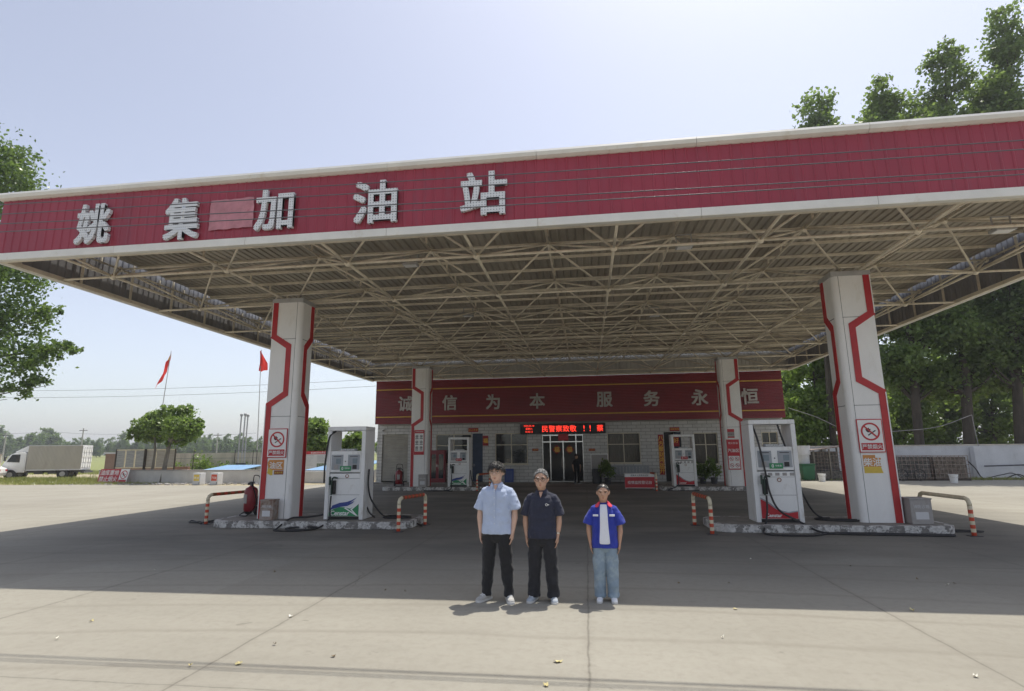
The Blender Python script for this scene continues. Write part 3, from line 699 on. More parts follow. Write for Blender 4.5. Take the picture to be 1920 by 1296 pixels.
# ------------------------------------------------------------------ wheeled extinguishers
def extinguisher(x, y, z, rz, label, h=.72):
    t = thing('wheeled_extinguisher', label, 'extinguisher', (x, y, z), rz, 'wheeled fire extinguishers'); r = .18
    b = mb().rings([(0, 0, .10, .05, .05), (0, 0, .12, r*.85, r*.85), (0, 0, .17, r, r), (0, 0, .10+h*.82, r, r), (0, 0, .10+h*.92, r*.86, r*.86), (0, 0, .10+h*.98, r*.45, r*.45), (0, 0, .10+h*1.02, .05, .05)], 20).build('tank', m_ext, t, smooth=True)
    mb().box(-.07, .07, -r-.004, -r+.03, .35, .6).build('label', m_greybox, t)
    mb().rings([(0, 0, .10+h, .05, .05), (0, 0, .2+h, .045, .045)], 12).box(-.09, .09, -.03, .03, .19+h, .23+h).tube([(0, 0, .16+h), (.1, -.05, .14+h)], .02).ball((-.07, -.05, .17+h), .04).build('valve', m_dark, t)
    mb().tube(curve([(-.16, .13, .3), (-.17, .14, .8), (-.15, .14, h+.33), (-.08, .12, h+.40), (.08, .12, h+.40), (.15, .14, h+.33), (.17, .14, .8), (.16, .13, .3)], 6), .014, 8).build('handle', m_black, t, fix=False)
    mb().tube(curve([(.05, -.05, h+.22), (.2, -.1, h+.1), (.23, -.02, .6), (.2, .05, .3), (.05, -.1, .22), (-.2, -.05, .3), (-.23, .0, .6)], 8), .018, 8).build('discharge_hose', m_black, t, fix=False)
    mb().tube([(-.2, .1, .12), (.2, .1, .12)], .015, 8).tube(curve([(-.14, -.05, .12), (-.17, -.2, .02), (0, -.24, .015), (.17, -.2, .02), (.14, -.05, .12)], 6), .014, 8).build('stand', m_black, t, fix=False)
    for s in (-1, 1):
        w_ = mb().tube([(s*.20, .1, .13), (s*.255, .1, .13)], .125, 20).build('wheel', m_rub, t, fix=False)
        mb().tube([(s*.257, .1, .13), (s*.262, .1, .13)], .06, 14).build('hub', m_ext, w_, fix=False)
extinguisher(-9.72, 15.2, .183, R(-25), 'red wheeled fire extinguisher on the left front island beside the taped rail')
extinguisher(-9.75, 28.1, .183, R(10), 'red wheeled fire extinguisher in shade before the roller shutter')

# ------------------------------------------------------------------ signs on the pillars
def nosmoke(parent, x, y, z, r, m1=None):
    mb().ring((x, z), r, r*.82, y-.006, y, 36, m=m1).box(-r*.84, r*.84, y-.004, y, -r*.085, r*.085, m=(m1 or Matrix())@Matrix.Translation((x, 0, z))@Matrix.Rotation(R(45), 4, 'Y')).build('prohibition_ring', m_crimson, parent)
    T_ = (m1 or Matrix())@Matrix.Translation((x, 0, z))
    mb().box(-r*.42, r*.55, y-.003, y-.0002, -r*.06, r*.06, m=T_@Matrix.Translation((r*.08, 0, -r*.18))@Matrix.Rotation(R(-33), 4, 'Y')).prism([(-.42*r, .05*r), (-.5*r, .25*r), (-.36*r, .42*r), (-.28*r, .34*r), (-.12*r, .46*r), (-.1*r, .3*r), (.06*r, .3*r), (.0, .1*r), (-.1*r, -.1*r), (-.3*r, -.08*r)], y-.0025, y-.0001, m=T_).build('cigarette', m_black, parent)
def smoke_sign(x, z0, z1, w_, yf, label):
    t = thing('no_smoking_sign', label, 'sign', (x, yf, z0), 0, 'no smoking signs'); h = z1-z0
    mb().box(-w_/2-.022, w_/2+.022, -.012, .0, -.022, h+.022).build('frame', m_crimson, t)
    b = mb().box(-w_/2, w_/2, -.018, -.0125, 0, h).build('board', m_white, t)
    nosmoke(t, 0, -.019, h*.63, w_*.40)
    mb().box(-w_/2+.03, w_/2-.03, -.021, -.0185, .03, h*.27).build('red_field', m_crimson, t)
    text('严禁烟火', w_*.215, m_white, t, (0, -.0225, .03+h*.12), bold=.012)
smoke_sign(-8.59, 1.84, 2.60, .54, 14.478, 'square no smoking sign on the left front pillar above the orange sticker')
smoke_sign(6.87, 1.84, 2.60, .54, 14.478, 'square no smoking sign on the right front pillar above the diesel panel')
m_or = M('sticker_orange', (.62, .27, .07), .6, .1, 4); m_ye = M('sticker_yellow', (.72, .52, .08), .6, .1, 4)
t = thing('oil_zone_sticker', 'peeling orange and yellow sticker under the no smoking sign on the left front pillar', 'sticker', (-8.60, 14.497, 1.34))
mb().prism([(-.24, .06), (-.14, .0), (-.1, .0), (-.08, .14), (.24, .14), (.24, .42), (-.20, .42), (-.25, .34), (-.22, .22)], -.004, 0).build('sheet', m_or, t)
mb().prism([(-.24, .06), (-.14, .0), (-.08, .0), (-.08, .135), (-.22, .2)], -.0065, -.0042).build('yellow_patch', m_ye, t)
text('油区', .20, m_white, t, (.01, -.0055, .27), bold=.02)
p_ = mb().box(-.04, .24, -.007, -.0045, .02, .13).build('brown_strip', M('brown', (.3, .08, .04), .6), t); text('加油注意', .062, m_ye, p_, (.10, -.0085, .075))
t = thing('diesel_panel', 'orange over yellow diesel panel under the no smoking sign on the right front pillar', 'sticker', (6.84, 14.497, 1.33))
mb().box(-.2, .08, -.004, 0, .24, .43).prism([(-.2, .15), (.2, .15), (.2, .36), (.082, .36), (.082, .238), (-.2, .238)], -.004, 0).build('sheet', m_or, t)
mb().prism([(-.2, 0), (.22, 0), (.18, .148), (-.2, .148)], -.004, 0).build('yellow_patch', m_ye, t)
text('柴油', .21, m_white, t, (0, -.0055, .26), bold=.02)
# poster with six pictograms
t = thing('pictogram_poster', 'red bordered poster with six safety pictograms on the rear left pillar', 'poster', (-8.62, 27.835, 1.78))
mb().box(-.27, .27, -.012, 0, 0, 1.27).build('board', m_crimson, t)
mb().box(-.235, .235, -.015, -.0125, .17, 1.1).build('white_field', m_white, t); text('加油站安全须知', .062, m_white, t, (0, -.0135, 1.19))
for i in range(2):
    for j in range(3):
        x, z = -.115+.23*i, .36+.29*j
        mb().ring((x, z), .075, .055, -.018, -.0155, 20).box(x-.03, x+.03, -.0175, -.0155, z-.03, z+.03).build('pictogram', m_black, t); mb().box(x-.085, x+.085, -.0175, -.0155, z-.135, z-.10).build('caption_bar', m_dark, t)
t = thing('notice_board', 'red petrol zone notice board with no smoking marks on the rear right pillar', 'sign', (7.05, 27.835, .95))
mb().box(-.34, .24, -.012, 0, 0, 1.42).build('board', m_crimson, t)
mb().box(-.30, .2, -.015, -.0125, .05, .64).build('white_field', m_white, t)
for i in range(2):
    for j in range(2): nosmoke(t, -.17+.25*i, -.016, .2+.30*j, .095)
text('熄火加油', .11, m_white, t, (-.05, -.0135, 1.25)); text('汽油区', .18, m_white, t, (-.05, -.0135, .9), bold=.015)
t = thing('paper_notice', 'small white paper notice above the red petrol board on the rear right pillar', 'notice', (6.95, 27.837, 2.45)); mb().box(-.16, .16, -.004, 0, 0, .42).build('sheet', m_greybox, t); mb().box(-.16, .16, -.0065, -.0042, .28, .42).box(-.16, .16, -.0065, -.0042, -.0, .06).build('red_band', m_crimson, t); text('停车熄火', .065, m_dark, t, (0, -.0055, .17))

# ------------------------------------------------------------------ station building
BX0, BX1, BY = -13.3, 11.45, 34.0
bld = thing('station_building', 'single storey station shop of white glazed tile with a long dark red sign board', 'building', (0, BY, 0))
op = [(-12.97, -11.25, 0.12, 3.05), (-9.42, -7.14, 1.16, 3.0), (-7.08, -6.42, .1, 3.03), (-5.63, -3.6, 1.13, 3.02), (-2.68, -.2, .05, 2.9), (1.26, 3.21, 1.15, 2.94), (4.62, 5.62, .05, 2.95), (6.35, 7.7, 1.05, 2.88), (10.2, 11.1, 1.2, 2.88)]
o = mb(); xs = [BX0]
for a, b, z0, z1 in op:
    o.box(xs[-1], a, 0, .24, 0, 3.8); 
    if z0 > .2: o.box(a, b, 0, .24, 0, z0)
    o.box(a, b, 0, .24, z1, 3.8); xs.append(b)
o.box(xs[-1], BX1, 0, .24, 0, 3.8)
o.box(BX0, BX0+.24, .242, 7.5, 0, 3.8).box(BX1-.24, BX1, .242, 7.5, 0, 3.8).box(BX0, BX1, 7.502, 7.74, 0, 3.8)
o.build('wall', m_tile, bld)
mb().box(BX0-.1, BX1+.1, .1, 7.9, 3.802, 4.0).build('roof', m_greybox, bld)
mb().box(BX0+.26, BX1-.26, 4.2, 4.3, 0, 3.8).build('inner_wall', m_greybox, bld)
mb().box(BX0+.26, BX1-.26, .25, 4.19, .005, .03).build('inner_floor', m_greybox, bld)
mb().box(BX0+.0, BX1, -.45, -.002, .0, .06).build('front_step', m_isl, bld, bevel=.01)
# sign board: red sheet with horizontal ribs
z0, z1 = 3.66, 6.40; pz = .092; n = int((z1-z0)/pz); pr = []
for i in range(n):
    z = z0+i*pz; pr += [(0, z), (0, z+pz*.62), (.035, z+pz*.72), (.035, z+pz*.9)]
pr.append((0, z1)); o = mb(); vs = [(x, -.62-d, z) for x in (BX0+.05, BX1-.02) for d, z in pr]; k = len(pr)
o.add(vs, [(i, i+1, k+i+1, k+i) for i in range(k-1)])
m_panel = M('sign_board_red', (.24, .022, .03), .4, .1, .8, dirt=(.17, .02, .026), dirt_amt=.35, dirt_scale=2)
sb = o.build('sign_board', m_panel, bld, fix=False); sb.modifiers.new('s', 'SOLIDIFY').thickness = .006
mb().box(BX0+.1, BX1-.1, -.56, -.44, z0+.05, z0+.13).box(BX0+.1, BX1-.1, -.56, -.44, z1-.13, z1-.05).build('sign_frame', m_grey, bld)
mb().box(BX0+.2, BX1-.2, -.435, .095, z0-.02, z0+.02).build('sign_soffit', m_greybox, bld)
mb().box(BX0+.3, BX1-.3, -.40, -.30, 4.01, 6.3).build('sign_backing', m_grey, bld)
for z in (5.83, 4.10): mb().box(BX0+.05, BX1-.02, -.665, -.652, z-.035, z+.035).build('yellow_line', m_yel, bld)
for ch, x, lb in zip('诚信为本服务永恒', (-11.25, -8.4, -5.65, -2.9, 1.17, 3.95, 6.72, 9.55), ('half hidden by the rear left pillar', 'just right of the rear left pillar', 'third from the left', 'fourth from the left above the screen', 'fifth, right of the wide gap', 'sixth character from the left', 'left of the rear right pillar', 'rightmost, beside the rear right pillar')):
    o = text(ch, .98, M('sign_letter', (.50, .46, .43), .5), None, (x, BY-.70, 4.93), 'board_letter', ext=.025, bold=.03)
    tag(o, 'grey board letter on the dark red sign board, ' + lb, 'letter', 'letters of the station sign board')
def bpart(name, x0, x1, y0, y1, z0, z1, mat, par=bld, **k): return mb().box(x0, x1, y0, y1, z0, z1).build(name, mat, par, **k)
# roller shutter
o = mb(); a, b, z0, z1 = op[0]; n = 30; pz = (z1-z0)/n; pr = []
for i in range(n): z = z0+i*pz; pr += [(0, z), (.018, z+pz*.5), (0, z+pz*.92)]
pr.append((0, z1)); k = len(pr)
o.add([(x, .10-d, z) for x in (a, b) for d, z in pr], [(i, i+1, k+i+1, k+i) for i in range(k-1)]); o.build('roller_shutter', m_shut, bld, fix=False)
def window(i, curtain=False):
    a, b, z0, z1 = op[i]; zm = z0+(z1-z0)*.62; xm = (a+b)/2; o = mb(); w_ = .05
    o.box(a, a+w_, .05, .13, z0, z1).box(b-w_, b, .05, .13, z0, z1).box(a+w_, b-w_, .05, .13, z1-w_, z1).box(a+w_, b-w_, .05, .13, z0, z0+w_)
    o.box(xm-w_/2, xm+w_/2, .052, .128, z0+w_, z1-w_).box(a+w_, xm-w_/2, .054, .126, zm-w_/2, zm+w_/2).box(xm+w_/2, b-w_, .054, .126, zm-w_/2, zm+w_/2)
    f = o.build('window', m_wframe, bld)
    bpart('pane', a+.01, b-.01, .085, .095, z0+.01, z1-.01, m_glass if not curtain else m_cglass, f)
    bpart('sill', a-.05, b+.05, -.03, .045, z0-.06, z0-.002, m_wframe, f)
    if curtain:
        o = mb(); n = 40; vs = [(a+.1+(b-a-.2)*j/n, .22+.03*math.sin(j*2.3), z) for z in (z0+.1, z1-.08) for j in range(n+1)]
        o.add(vs, [(j, j+1, n+2+j, n+1+j) for j in range(n)]); o.build('curtain', m_curt, f, fix=False)
m_cglass, nt_, b_ = newmat('clear_glass'); b_.inputs['Transmission Weight'].default_value = .0; b_.inputs['Alpha'].default_value = .25; b_.inputs['Base Color'].default_value = (.02, .025, .03, 1); b_.inputs['Roughness'].default_value = .05
for i in (1, 3, 8): window(i)
window(5, True); window(7, True)
d_ = bpart('door', op[2][0]+.01, op[2][1]-.01, .06, .11, .1, 3.02, m_ddoor); bpart('handle', op[2][0]+.08, op[2][0]+.11, .03, .0595, 1.0, 1.16, m_chrome, d_)
# glass entrance: chrome frames, two leaves with gold diamonds, side lights
a, b, z0, z1 = op[4]; xs = [a, -2.2, -1.42, -.63, b]
ent = mb()
for x in xs: ent.box(x-.03, x+.03, .02, .10, z0, z1)
for i in range(4):
    for z in (z0+.03, 2.45, z1-.05): ent.box(xs[i]+.03, xs[i+1]-.03, .03, .09, z-.03, z+.03)
en = ent.build('glass_entrance', m_chrome, bld)
for i in range(4): bpart('pane', xs[i]+.03, xs[i+1]-.03, .055, .065, z0, z1, m_cglass, en)
for x in (-1.81, -1.03):
    mb().tube([(x+(.3 if x < -1.4 else -.3), -.03, .9), (x+(.3 if x < -1.4 else -.3), -.03, 1.5)], .015, 8).build('handle', m_chrome, en, fix=False)
    t = thing('diamond_charm', 'gold diamond good luck charm on the %s glass door leaf' % ('left' if x < -1.4 else 'right'), 'charm', (x, BY+.045, 1.98), 0, 'gold door charms')
    mb().box(-.2, .2, -.012, 0, -.2, .2, m=Matrix.Rotation(R(45), 4, 'Y')).build('sheet', M('charm_red', (.35, .03, .02), .5), t); text('福', .34, m_gold, t, (0, -.0135, 0), bold=.02)
o = mb().box(-1.7, -1.08, .0, .1, -.2, .2); o.build('banner', m_crimson, None, loc=(0, BY-.16, 2.72)); tag(bpy.data.objects['banner'], 'short red banner hanging above the glass doors under the screen', 'banner')
d2 = bpart('door', op[6][0]+.62, op[6][1], .16, .2, .06, 2.94, m_ddoor); bpart('dark_opening', op[6][0]+.01, op[6][0]+.6, .3, .32, .06, 2.94, m_black)  # black sheet stands in for the unlit room behind the doorway
# LED screen
t = thing('led_screen', 'long black screen with red lit characters above the glass entrance', 'screen', (-1.42, BY-.30, 2.93))
mb().box(-2.6, 2.6, 0, .2, 0, .62).build('housing', m_black, t, bevel=.01)
text('民警察致敬', .42, m_led, t, (-.20, -.004, .31), sx=1.02); text('!', .5, m_led, t, (1.31, -.004, .31)); text('!', .5, m_led, t, (1.68, -.004, .31)); text('蔡', .42, m_led, t, (2.27, -.004, .31))
for i, s_ in enumerate(('2024-05-18', '星期六', '10:35:12')): text(s_, .14, m_led, t, (-2.05, -.004, .50-.18*i))
# couplets, plaques
m_cr = M('couplet_red', (.33, .016, .02), .5, .08, 3)
def couplet(x, z0, z1, w_, s_, label):
    t = thing('spring_couplet', label, 'couplet', (x, BY-.02, z0), 0, 'spring couplets'); mb().box(-w_/2, w_/2, -.008, .018, 0, z1-z0).build('sheet', m_cr, t); text(s_, (z1-z0)/len(s_)*1.0, m_gold, t, (0, -.0095, (z1-z0)/2), vert=True, bold=.015)
couplet(4.42, .45, 2.8, .30, '八方聚财鸿运开', 'red couplet with gold characters left of the dark doorway')
couplet(9.42, .46, 2.78, .30, '洪福盈门富贵春', 'red couplet with gold characters beside the rear right pillar')
def plaque(x, z, w_, h_, s_, label, name='plaque', y=BY):
    t = thing(name, label, 'plaque', (x, y-.02, z), 0, 'red plaques on the shop wall'); mb().box(-w_/2, w_/2, -.01, .018, -h_/2, h_/2).build('sheet', m_cr, t); text(s_, w_/len(s_)*.92, m_gold, t, (0, -.0115, 0))
plaque(-7.02, 3.24, .64, .25, '出入平安', 'small red plaque above the dark blue door'); plaque(5.27, 3.12, .56, .22, '招财进宝', 'small red plaque above the doorway behind the red striped pump')
plaque(5.32, 2.45, .34, .7, '好', 'red hanging with gold writing inside the doorway behind the rear red pump', 'hanging')
t = thing('blessing_diamond', 'red paper with a gold blessing sign right of the dark blue door', 'plaque', (-6.24, BY-.02, 2.57)); mb().box(-.17, .17, -.01, .018, -.31, .31).build('sheet', m_cr, t); text('福', .32, m_gold, t, (0, -.0115, 0), bold=.02)
plaque(-3.13, 1.98, .38, .15, '无烟场所', 'tiny dark red sign plate left of the glass entrance'); plaque(.32, 1.95, .38, .15, '安全生产', 'tiny dark red sign plate right of the glass entrance')
t = thing('picture_frame', 'grey framed board on the wall right of the glass entrance', 'board', (.75, BY-.02, 1.25)); mb().box(-.52, .52, 0, .018, -.45, .45).build('frame', m_white, t); mb().box(-.48, .48, -.004, -.0002, -.41, .41).build('sheet', m_greybox, t)
for px, py, lb in ((720, 807, 'white dome camera on the wall above the roller shutter'),):
    p = at(px, py, BY); t = thing('security_camera', lb, 'camera', (p.x, BY, p.z)); mb().box(-.05, .05, -.06, -.002, -.04, .06).build('bracket', m_white, t); mb().tube([(0, -.06, 0), (.05, -.3, -.04)], .05, 12).build('body', m_white, t, fix=False); mb().tube([(.05, -.301, -.04), (.052, -.31, -.042)], .04, 12).build('lens', m_black, t, fix=False)
# fire cabinet
t = thing('fire_cabinet', 'tall red metal fire cabinet with dark glass beside the rear green striped pump', 'cabinet', (-9.2, BY-.42, .06)); mb().box(-.48, .48, 0, .40, 0, 1.95).build('body', m_ext, t, bevel=.01)
for s in (-1, 1):
    d_ = mb().box(s*.24-.22, s*.24+.22, -.022, -.002, .08, 1.87).build('door', m_ext, t, bevel=.006); mb().box(s*.24-.15, s*.24+.15, -.028, -.0225, .25, 1.7).build('pane', m_glass, d_); mb().box(s*.05-.012, s*.05+.012, -.05, -.0225, .95, 1.08).build('handle', m_chrome, d_)
# registration table with red cloth front
t = thing('registration_table', 'small table with a red printed front cloth before the bench at the rear', 'table', (2.55, 28.3, 0)); mb().box(-.72, .72, 0, .5, .74, .77).build('tabletop', m_white, t, bevel=.005)
for sx in (-1, 1):
    for y in (.04, .46): mb().box(sx*.68-.02, sx*.68+.02, y-.02, y+.02, 0, .738).build('leg', m_grey, t)
mb().box(-.72, .72, -.02, -.002, .06, .76).build('front_cloth', m_crimson, t); mb().box(-.72, .72, -.025, -.0205, .60, .76).build('white_strip', m_white, t); mb().box(-.72, .72, -.025, -.0205, .06, .085).build('white_hem', m_white, t)
text('姚集乡人民政府监制', .095, m_dark, t, (0, -.027, .68)); text('疫情监控登记台', .17, m_white, t, (0, -.0225, .34), bold=.01)
t = thing('waiting_bench', 'grey slatted waiting bench under the curtained window', 'bench', (2.3, 32.9, .0)); mb().box(-1.3, 1.3, 0, .5, .42, .46).build('seat', m_mid, t, bevel=.01)
o = mb()
for i in range(14): o.box(-1.3+i*.188, -1.3+i*.188+.15, .52, .55, .5, 1.0)
o.box(-1.3, 1.3, .552, .58, .95, 1.02).build('backrest', m_mid, t)
for x in (-1.1, 0, 1.1): mb().box(x-.03, x+.03, .05, .55, 0, .418).build('leg', m_dark, t)
t = thing('water_bucket', 'grey water barrel standing by the wall right of the entrance', 'barrel', (.55, 33.3, .0)); mb().rings([(0, 0, 0, .24, .24), (0, 0, .1, .27, .27), (0, 0, .75, .27, .27), (0, 0, .85, .25, .25)], 20).build('body', m_dark, t, smooth=False); mb().rings([(0, 0, .852, .26, .26), (0, 0, .9, .26, .26)], 20).build('lid', m_mid, t)
for x, y, lb, hh in ((1.15, 32.6, 'dark leafy potted plant left of the waiting bench', 1.25), (7.1, 32.9, 'dark potted plant under the window right of the rear red pump', 1.3), (6.5, 33.0, 'potted plant nearest the dark doorway', 1.0)):
    t = thing('potted_plant', lb, 'plant', (x, y, 0), 0, 'potted plants'); mb().rings([(0, 0, 0, .15, .15), (0, 0, .32, .2, .2), (0, 0, .35, .2, .2)], 16).build('pot', m_dark, t); mb().tube([(0, 0, .3), (0, 0, hh*.8)], .02, 6).build('stem', m_bark, t, fix=False)
    leaf_mesh('foliage', blob_points(np.random.default_rng(5), [(0, 0, hh*.75, .35, .35, hh*.38)], 420, .4, 20), .13, m_lf1, np.random.default_rng(6), t)
t = thing('folding_board', 'blue folding board leaning on the wall behind the pale blue shirted man', 'board', (-4.75, BY-.22, .06)); mb().box(-.28, .28, 0, .03, 0, .8, m=Matrix.Rotation(R(-8), 4, 'X')).build('panel', m_blue, t); mb().box(-.22, .22, -.004, -.0002, .1, .7, m=Matrix.Rotation(R(-8), 4, 'X')).build('print', M('print_blue', (.08, .12, .3), .6), t)
t = thing('blue_drum', 'dark blue barrel beside the roller shutter', 'barrel', (-12.4, 30.6, 0)); mb().rings([(0, 0, 0, .27, .27), (0, 0, .3, .29, .29), (0, 0, .6, .29, .29), (0, 0, .9, .27, .27)], 20).build('body', m_blue, t); mb().rings([(0, 0, .902, .25, .25), (0, 0, .92, .25, .25)], 20).build('lid', m_dark, t)
t = thing('yellow_post', 'short yellow hose stand beside the blue barrel near the shutter', 'post', (-11.5, 27.6, 0)); mb().tube([(0, 0, 0), (0, 0, 1.3)], .07, 12).build('post', m_yel, t, fix=False); mb().box(-.12, .12, -.12, .12, 1.302, 1.5).build('head', m_yel, t, bevel=.02)
# ------------------------------------------------------------------ trees
def tree(name, label, cat, loc, trunk, blobs, n, leaf, mat, seed, group=None, clump=.35, per=28, bark=None, limbs=True, fork=0):
    """trunk: list of (x,y,z,r) in local metres; blobs: ellipsoids of the crown"""
    rg = np.random.default_rng(seed); t = thing(name, label, cat, loc, 0, group)
    o = mb().tube([p[:3] for p in trunk], [p[3] for p in trunk], 10)
    tv = [Vector(p[:3]) for p in trunk]
    if limbs:
        for b in blobs:
            c = Vector(b[:3]); k = min(range(len(tv)), key=lambda i: (tv[i]-Vector((c.x*.3, c.y*.3, c.z-b[5]*.9))).length)
            s_ = tv[k]; r_ = trunk[k][3]
            for q in range(3):
                e = c+Vector(rg.normal(size=3))*.45*min(b[3:6]); m_ = s_.lerp(e, .5)+Vector((0, 0, -.08*(e-s_).length))+Vector(rg.normal(size=3))*.08
                o.tube(curve([s_, m_, e], 4), [max(.012, r_*.5*(1-i/8)) for i in range(9)], 6)
    o.build('trunk', bark or m_bark, t, fix=False).data.shade_smooth()
    leaf_mesh('crown', blob_points(rg, blobs, n, clump, per), leaf, mat, rg, t)
    return t
# big broadleaf tree at the left edge
b0 = at(-420, 700, 24); base = Vector((b0.x, b0.y, 0)); bl = []
for px, py, dy, rx, rz in ((-40, 330, 0, 2.4, 1.8), (20, 300, .5, 1.2, 1.0), (45, 340, 0, .9, .7), (-60, 450, .5, 3.0, 2.0), (10, 520, -.5, 1.9, 1.3), (-80, 600, 0, 2.6, 2.2), (40, 600, .3, 1.7, .9), (20, 670, -.5, 1.8, 1.0), (90, 650, .2, 1.0, .55), (120, 655, .0, .7, .35), (70, 720, .3, .75, .5), (20, 735, 0, .75, .45), (-60, 720, .5, 1.6, .8), (-200, 500, 0, 3.5, 4.5), (-150, 300, 0, 3.5, 3.0), (95, 590, 0, .7, .4)):
    p = at(px, py, 24+dy); bl.append((p.x-base.x, p.y-base.y, p.z, rx, rx*.9, rz))
tree('broadleaf_tree', 'large broadleaf tree at the left edge, crown reaching past the canopy corner', 'tree', base, [(0, 0, 0, .5), (.2, 0, 3, .42), (.6, 0, 6, .35), (1.2, 0, 9, .25), (1.6, 0, 13, .12)], bl, 52000, .17, m_lf5, 3, clump=.34, per=30)
# poplars behind the right wall: (pixel of trunk foot, depth, crown top pixel, lean)
def poplar(px, Y, ptop, ytop, label, seed, r=.42, zlo=5.6, wid=2.6, n=15007, mat=None, leaf=.24, name='poplar_tree', group='poplars behind the right wall', taper=.62):
    f = at(px, 835, Y); f.z = 0; tp = at(ptop, ytop, Y); H = tp.z; dx = tp.x-f.x; rg = random.Random(seed); bl = []
    k = int((H-zlo)/1.7)
    for i in range(k):
        u = (i+.5)/k; z = zlo+(H-zlo)*u; q = wid*(1-taper*u**1.8)*(.6+.4*min(1, u*5))
        for _ in range(3 if u < .8 else 2 if u < .93 else 1):
            a = rg.uniform(0, 6.28); d = q*rg.uniform(.15, .75)*(1 if u < .85 else .3)
            bl.append((dx*u+math.cos(a)*d, math.sin(a)*d, z+rg.uniform(-.6, .6), q*rg.uniform(.4, .62), q*rg.uniform(.4, .62), rg.uniform(.8, 1.35)))
    tr = [(dx*u**1.3+.15*math.sin(u*7+seed), .1*math.cos(u*5+seed), H*u*.93, r*(1-u)**.8+.03) for u in (0, .08, .18, .3, .45, .6, .75, .9, 1)]
    return tree(name, label, 'tree', f, tr, bl, n, leaf, mat or m_lf1, seed, group, clump=.34, per=26)
poplar(1728, 41, 1655, 150, 'leaning poplar with a dark trunk just right of the right front pillar', 11, 0.28, wid=3.8, n=40020)
poplar(1818, 41, 1762, 75, 'thick trunked poplar behind the white wall above the caged water tanks', 12, 0.32, wid=4.0, n=45022)
poplar(1908, 41, 1885, 20, 'tallest poplar at the right edge behind the white wall', 13, 0.30, wid=4.2, n=48357)
poplar(2010, 42, 2040, 30, 'poplar just beyond the right edge whose branches reach into the picture', 14, 0.30, wid=4.2, n=36685)
poplar(1560, 47, 1538, 190, 'poplar farther back whose pointed top shows above the canopy edge, leftmost of the tops', 15, .24, wid=3.6, n=30014, leaf=.29, taper=.42, zlo=11)
poplar(1640, 47, 1645, 185, 'poplar whose low rounded top shows above the canopy between two taller ones', 16, .24, wid=3.8, n=30014, leaf=.29, taper=.42, zlo=11)
rg = random.Random(77)
for i, (px, Y, yt, lb, wd) in enumerate(((1478, 52, 690, 'bright green sapling touching the right end of the station sign board', 2.4), (1525, 49, 640, 'bright sunlit leafy tree between the station and the right front pillar', 3.0), (1590, 53, 600, 'bright leafy tree mostly behind the right front pillar', 3.0), (1690, 56, 640, 'sunlit undergrowth tree seen right of the right front pillar', 3.0), (1765, 58, 660, 'sunlit undergrowth tree between the two nearest dark trunks', 3.0), (1860, 55, 650, 'sunlit undergrowth tree between the dark trunks near the right edge', 3.0), (1945, 58, 640, 'sunlit undergrowth tree at the right edge behind the trunks', 3.2))):
    poplar(px, Y, px+rg.uniform(-8, 8), yt, lb, 40+i, .14, zlo=1.2, wid=wd*1.15, n=15000, mat=m_lf2, leaf=.28, name='leafy_tree', group='bright trees behind the wall')
# two small camphor trees by the low wall
def px_tree(label, trunk_px, Y, blobs_px, n, seed, leaf=.2):
    f = at(*trunk_px[0][:2], Y); f.z = 0; S = 1020/ (Y*1.045+abs(f.x)*.13)
    tr = []
    for px, py, r in trunk_px: p = at(px, py, Y); tr.append((p.x-f.x, 0, max(0, p.z) if tr else 0, r))
    bl = []
    for px, py, rr, dy in blobs_px:
        p = at(px, py, Y+dy); q = rr/S; bl.append((p.x-f.x, dy, p.z, q*1.0, q*1.1, q*.8))
    return tree('small_tree', label, 'tree', f, tr, bl, n, leaf, m_lf3, seed, 'small trees by the low wall', clump=.24, per=22, bark=m_bark2)
px_tree('right of two small round trees by the low wall, with the thicker leaning trunk', [(303, 907, .17), (310, 870, .14), (318, 830, .12), (322, 800, .08)], 35.3, [(318, 776, 17, 0), (345, 775, 17, .3), (338, 800, 24, -.4), (352, 812, 18, .4), (365, 800, 14, .2), (310, 800, 20, .6), (335, 825, 17, .5), (372, 790, 8, .3)], 8500, 21, .17)
px_tree('left of two small round trees by the low wall, slender forked trunk', [(281, 908, .12), (287, 875, .10), (291, 845, .08), (290, 815, .05)], 35.9, [(280, 785, 15, 0), (265, 800, 16, .4), (252, 815, 13, .2), (290, 800, 18, -.3), (278, 818, 16, .5), (300, 780, 14, .3), (300, 820, 12, .5)], 5200, 22, .16)
px_tree('dense round bush tree behind the left front pillar, left of the white framed pump', [(592, 880, .15), (592, 850, .1), (592, 820, .06)], 44, [(590, 800, 20, 0), (578, 830, 20, .5), (605, 830, 20, .2), (590, 848, 20, 0), (570, 855, 14, 0)], 7500, 23, .24)
px_tree('dense round bush tree seen through the window of the left front pump', [(668, 880, .14), (668, 850, .1), (668, 820, .06)], 44, [(668, 822, 16, 0), (655, 835, 16, .4), (685, 835, 16, .3), (670, 850, 20, 0), (645, 850, 10, 0)], 6500, 24, .24)
for px, py, lb, sd in ((375, 870, 'yellow green weed shrub against the grey wall near the blue lid', 31), (325, 880, 'small yellow green shrub at the right end of the notice boards', 32), (455, 880, 'pale shrub at the foot of the three vent pipes', 33), (418, 886, 'low pale weeds along the grey wall', 34)):
    f = at(px, py, 41); f.z = 0; hh = 1.9 if sd == 31 else 1.1
    tree('wild_shrub', lb, 'shrub', f, [(0, 0, 0, .03), (0, 0, hh*.8, .012)], [(0, 0, hh*.6, .65, .5, hh*.45), (.4, 0, hh*.35, .5, .4, hh*.3)], 900, .14, m_lf2, sd, 'wild shrubs by the grey wall', clump=.45, per=12)
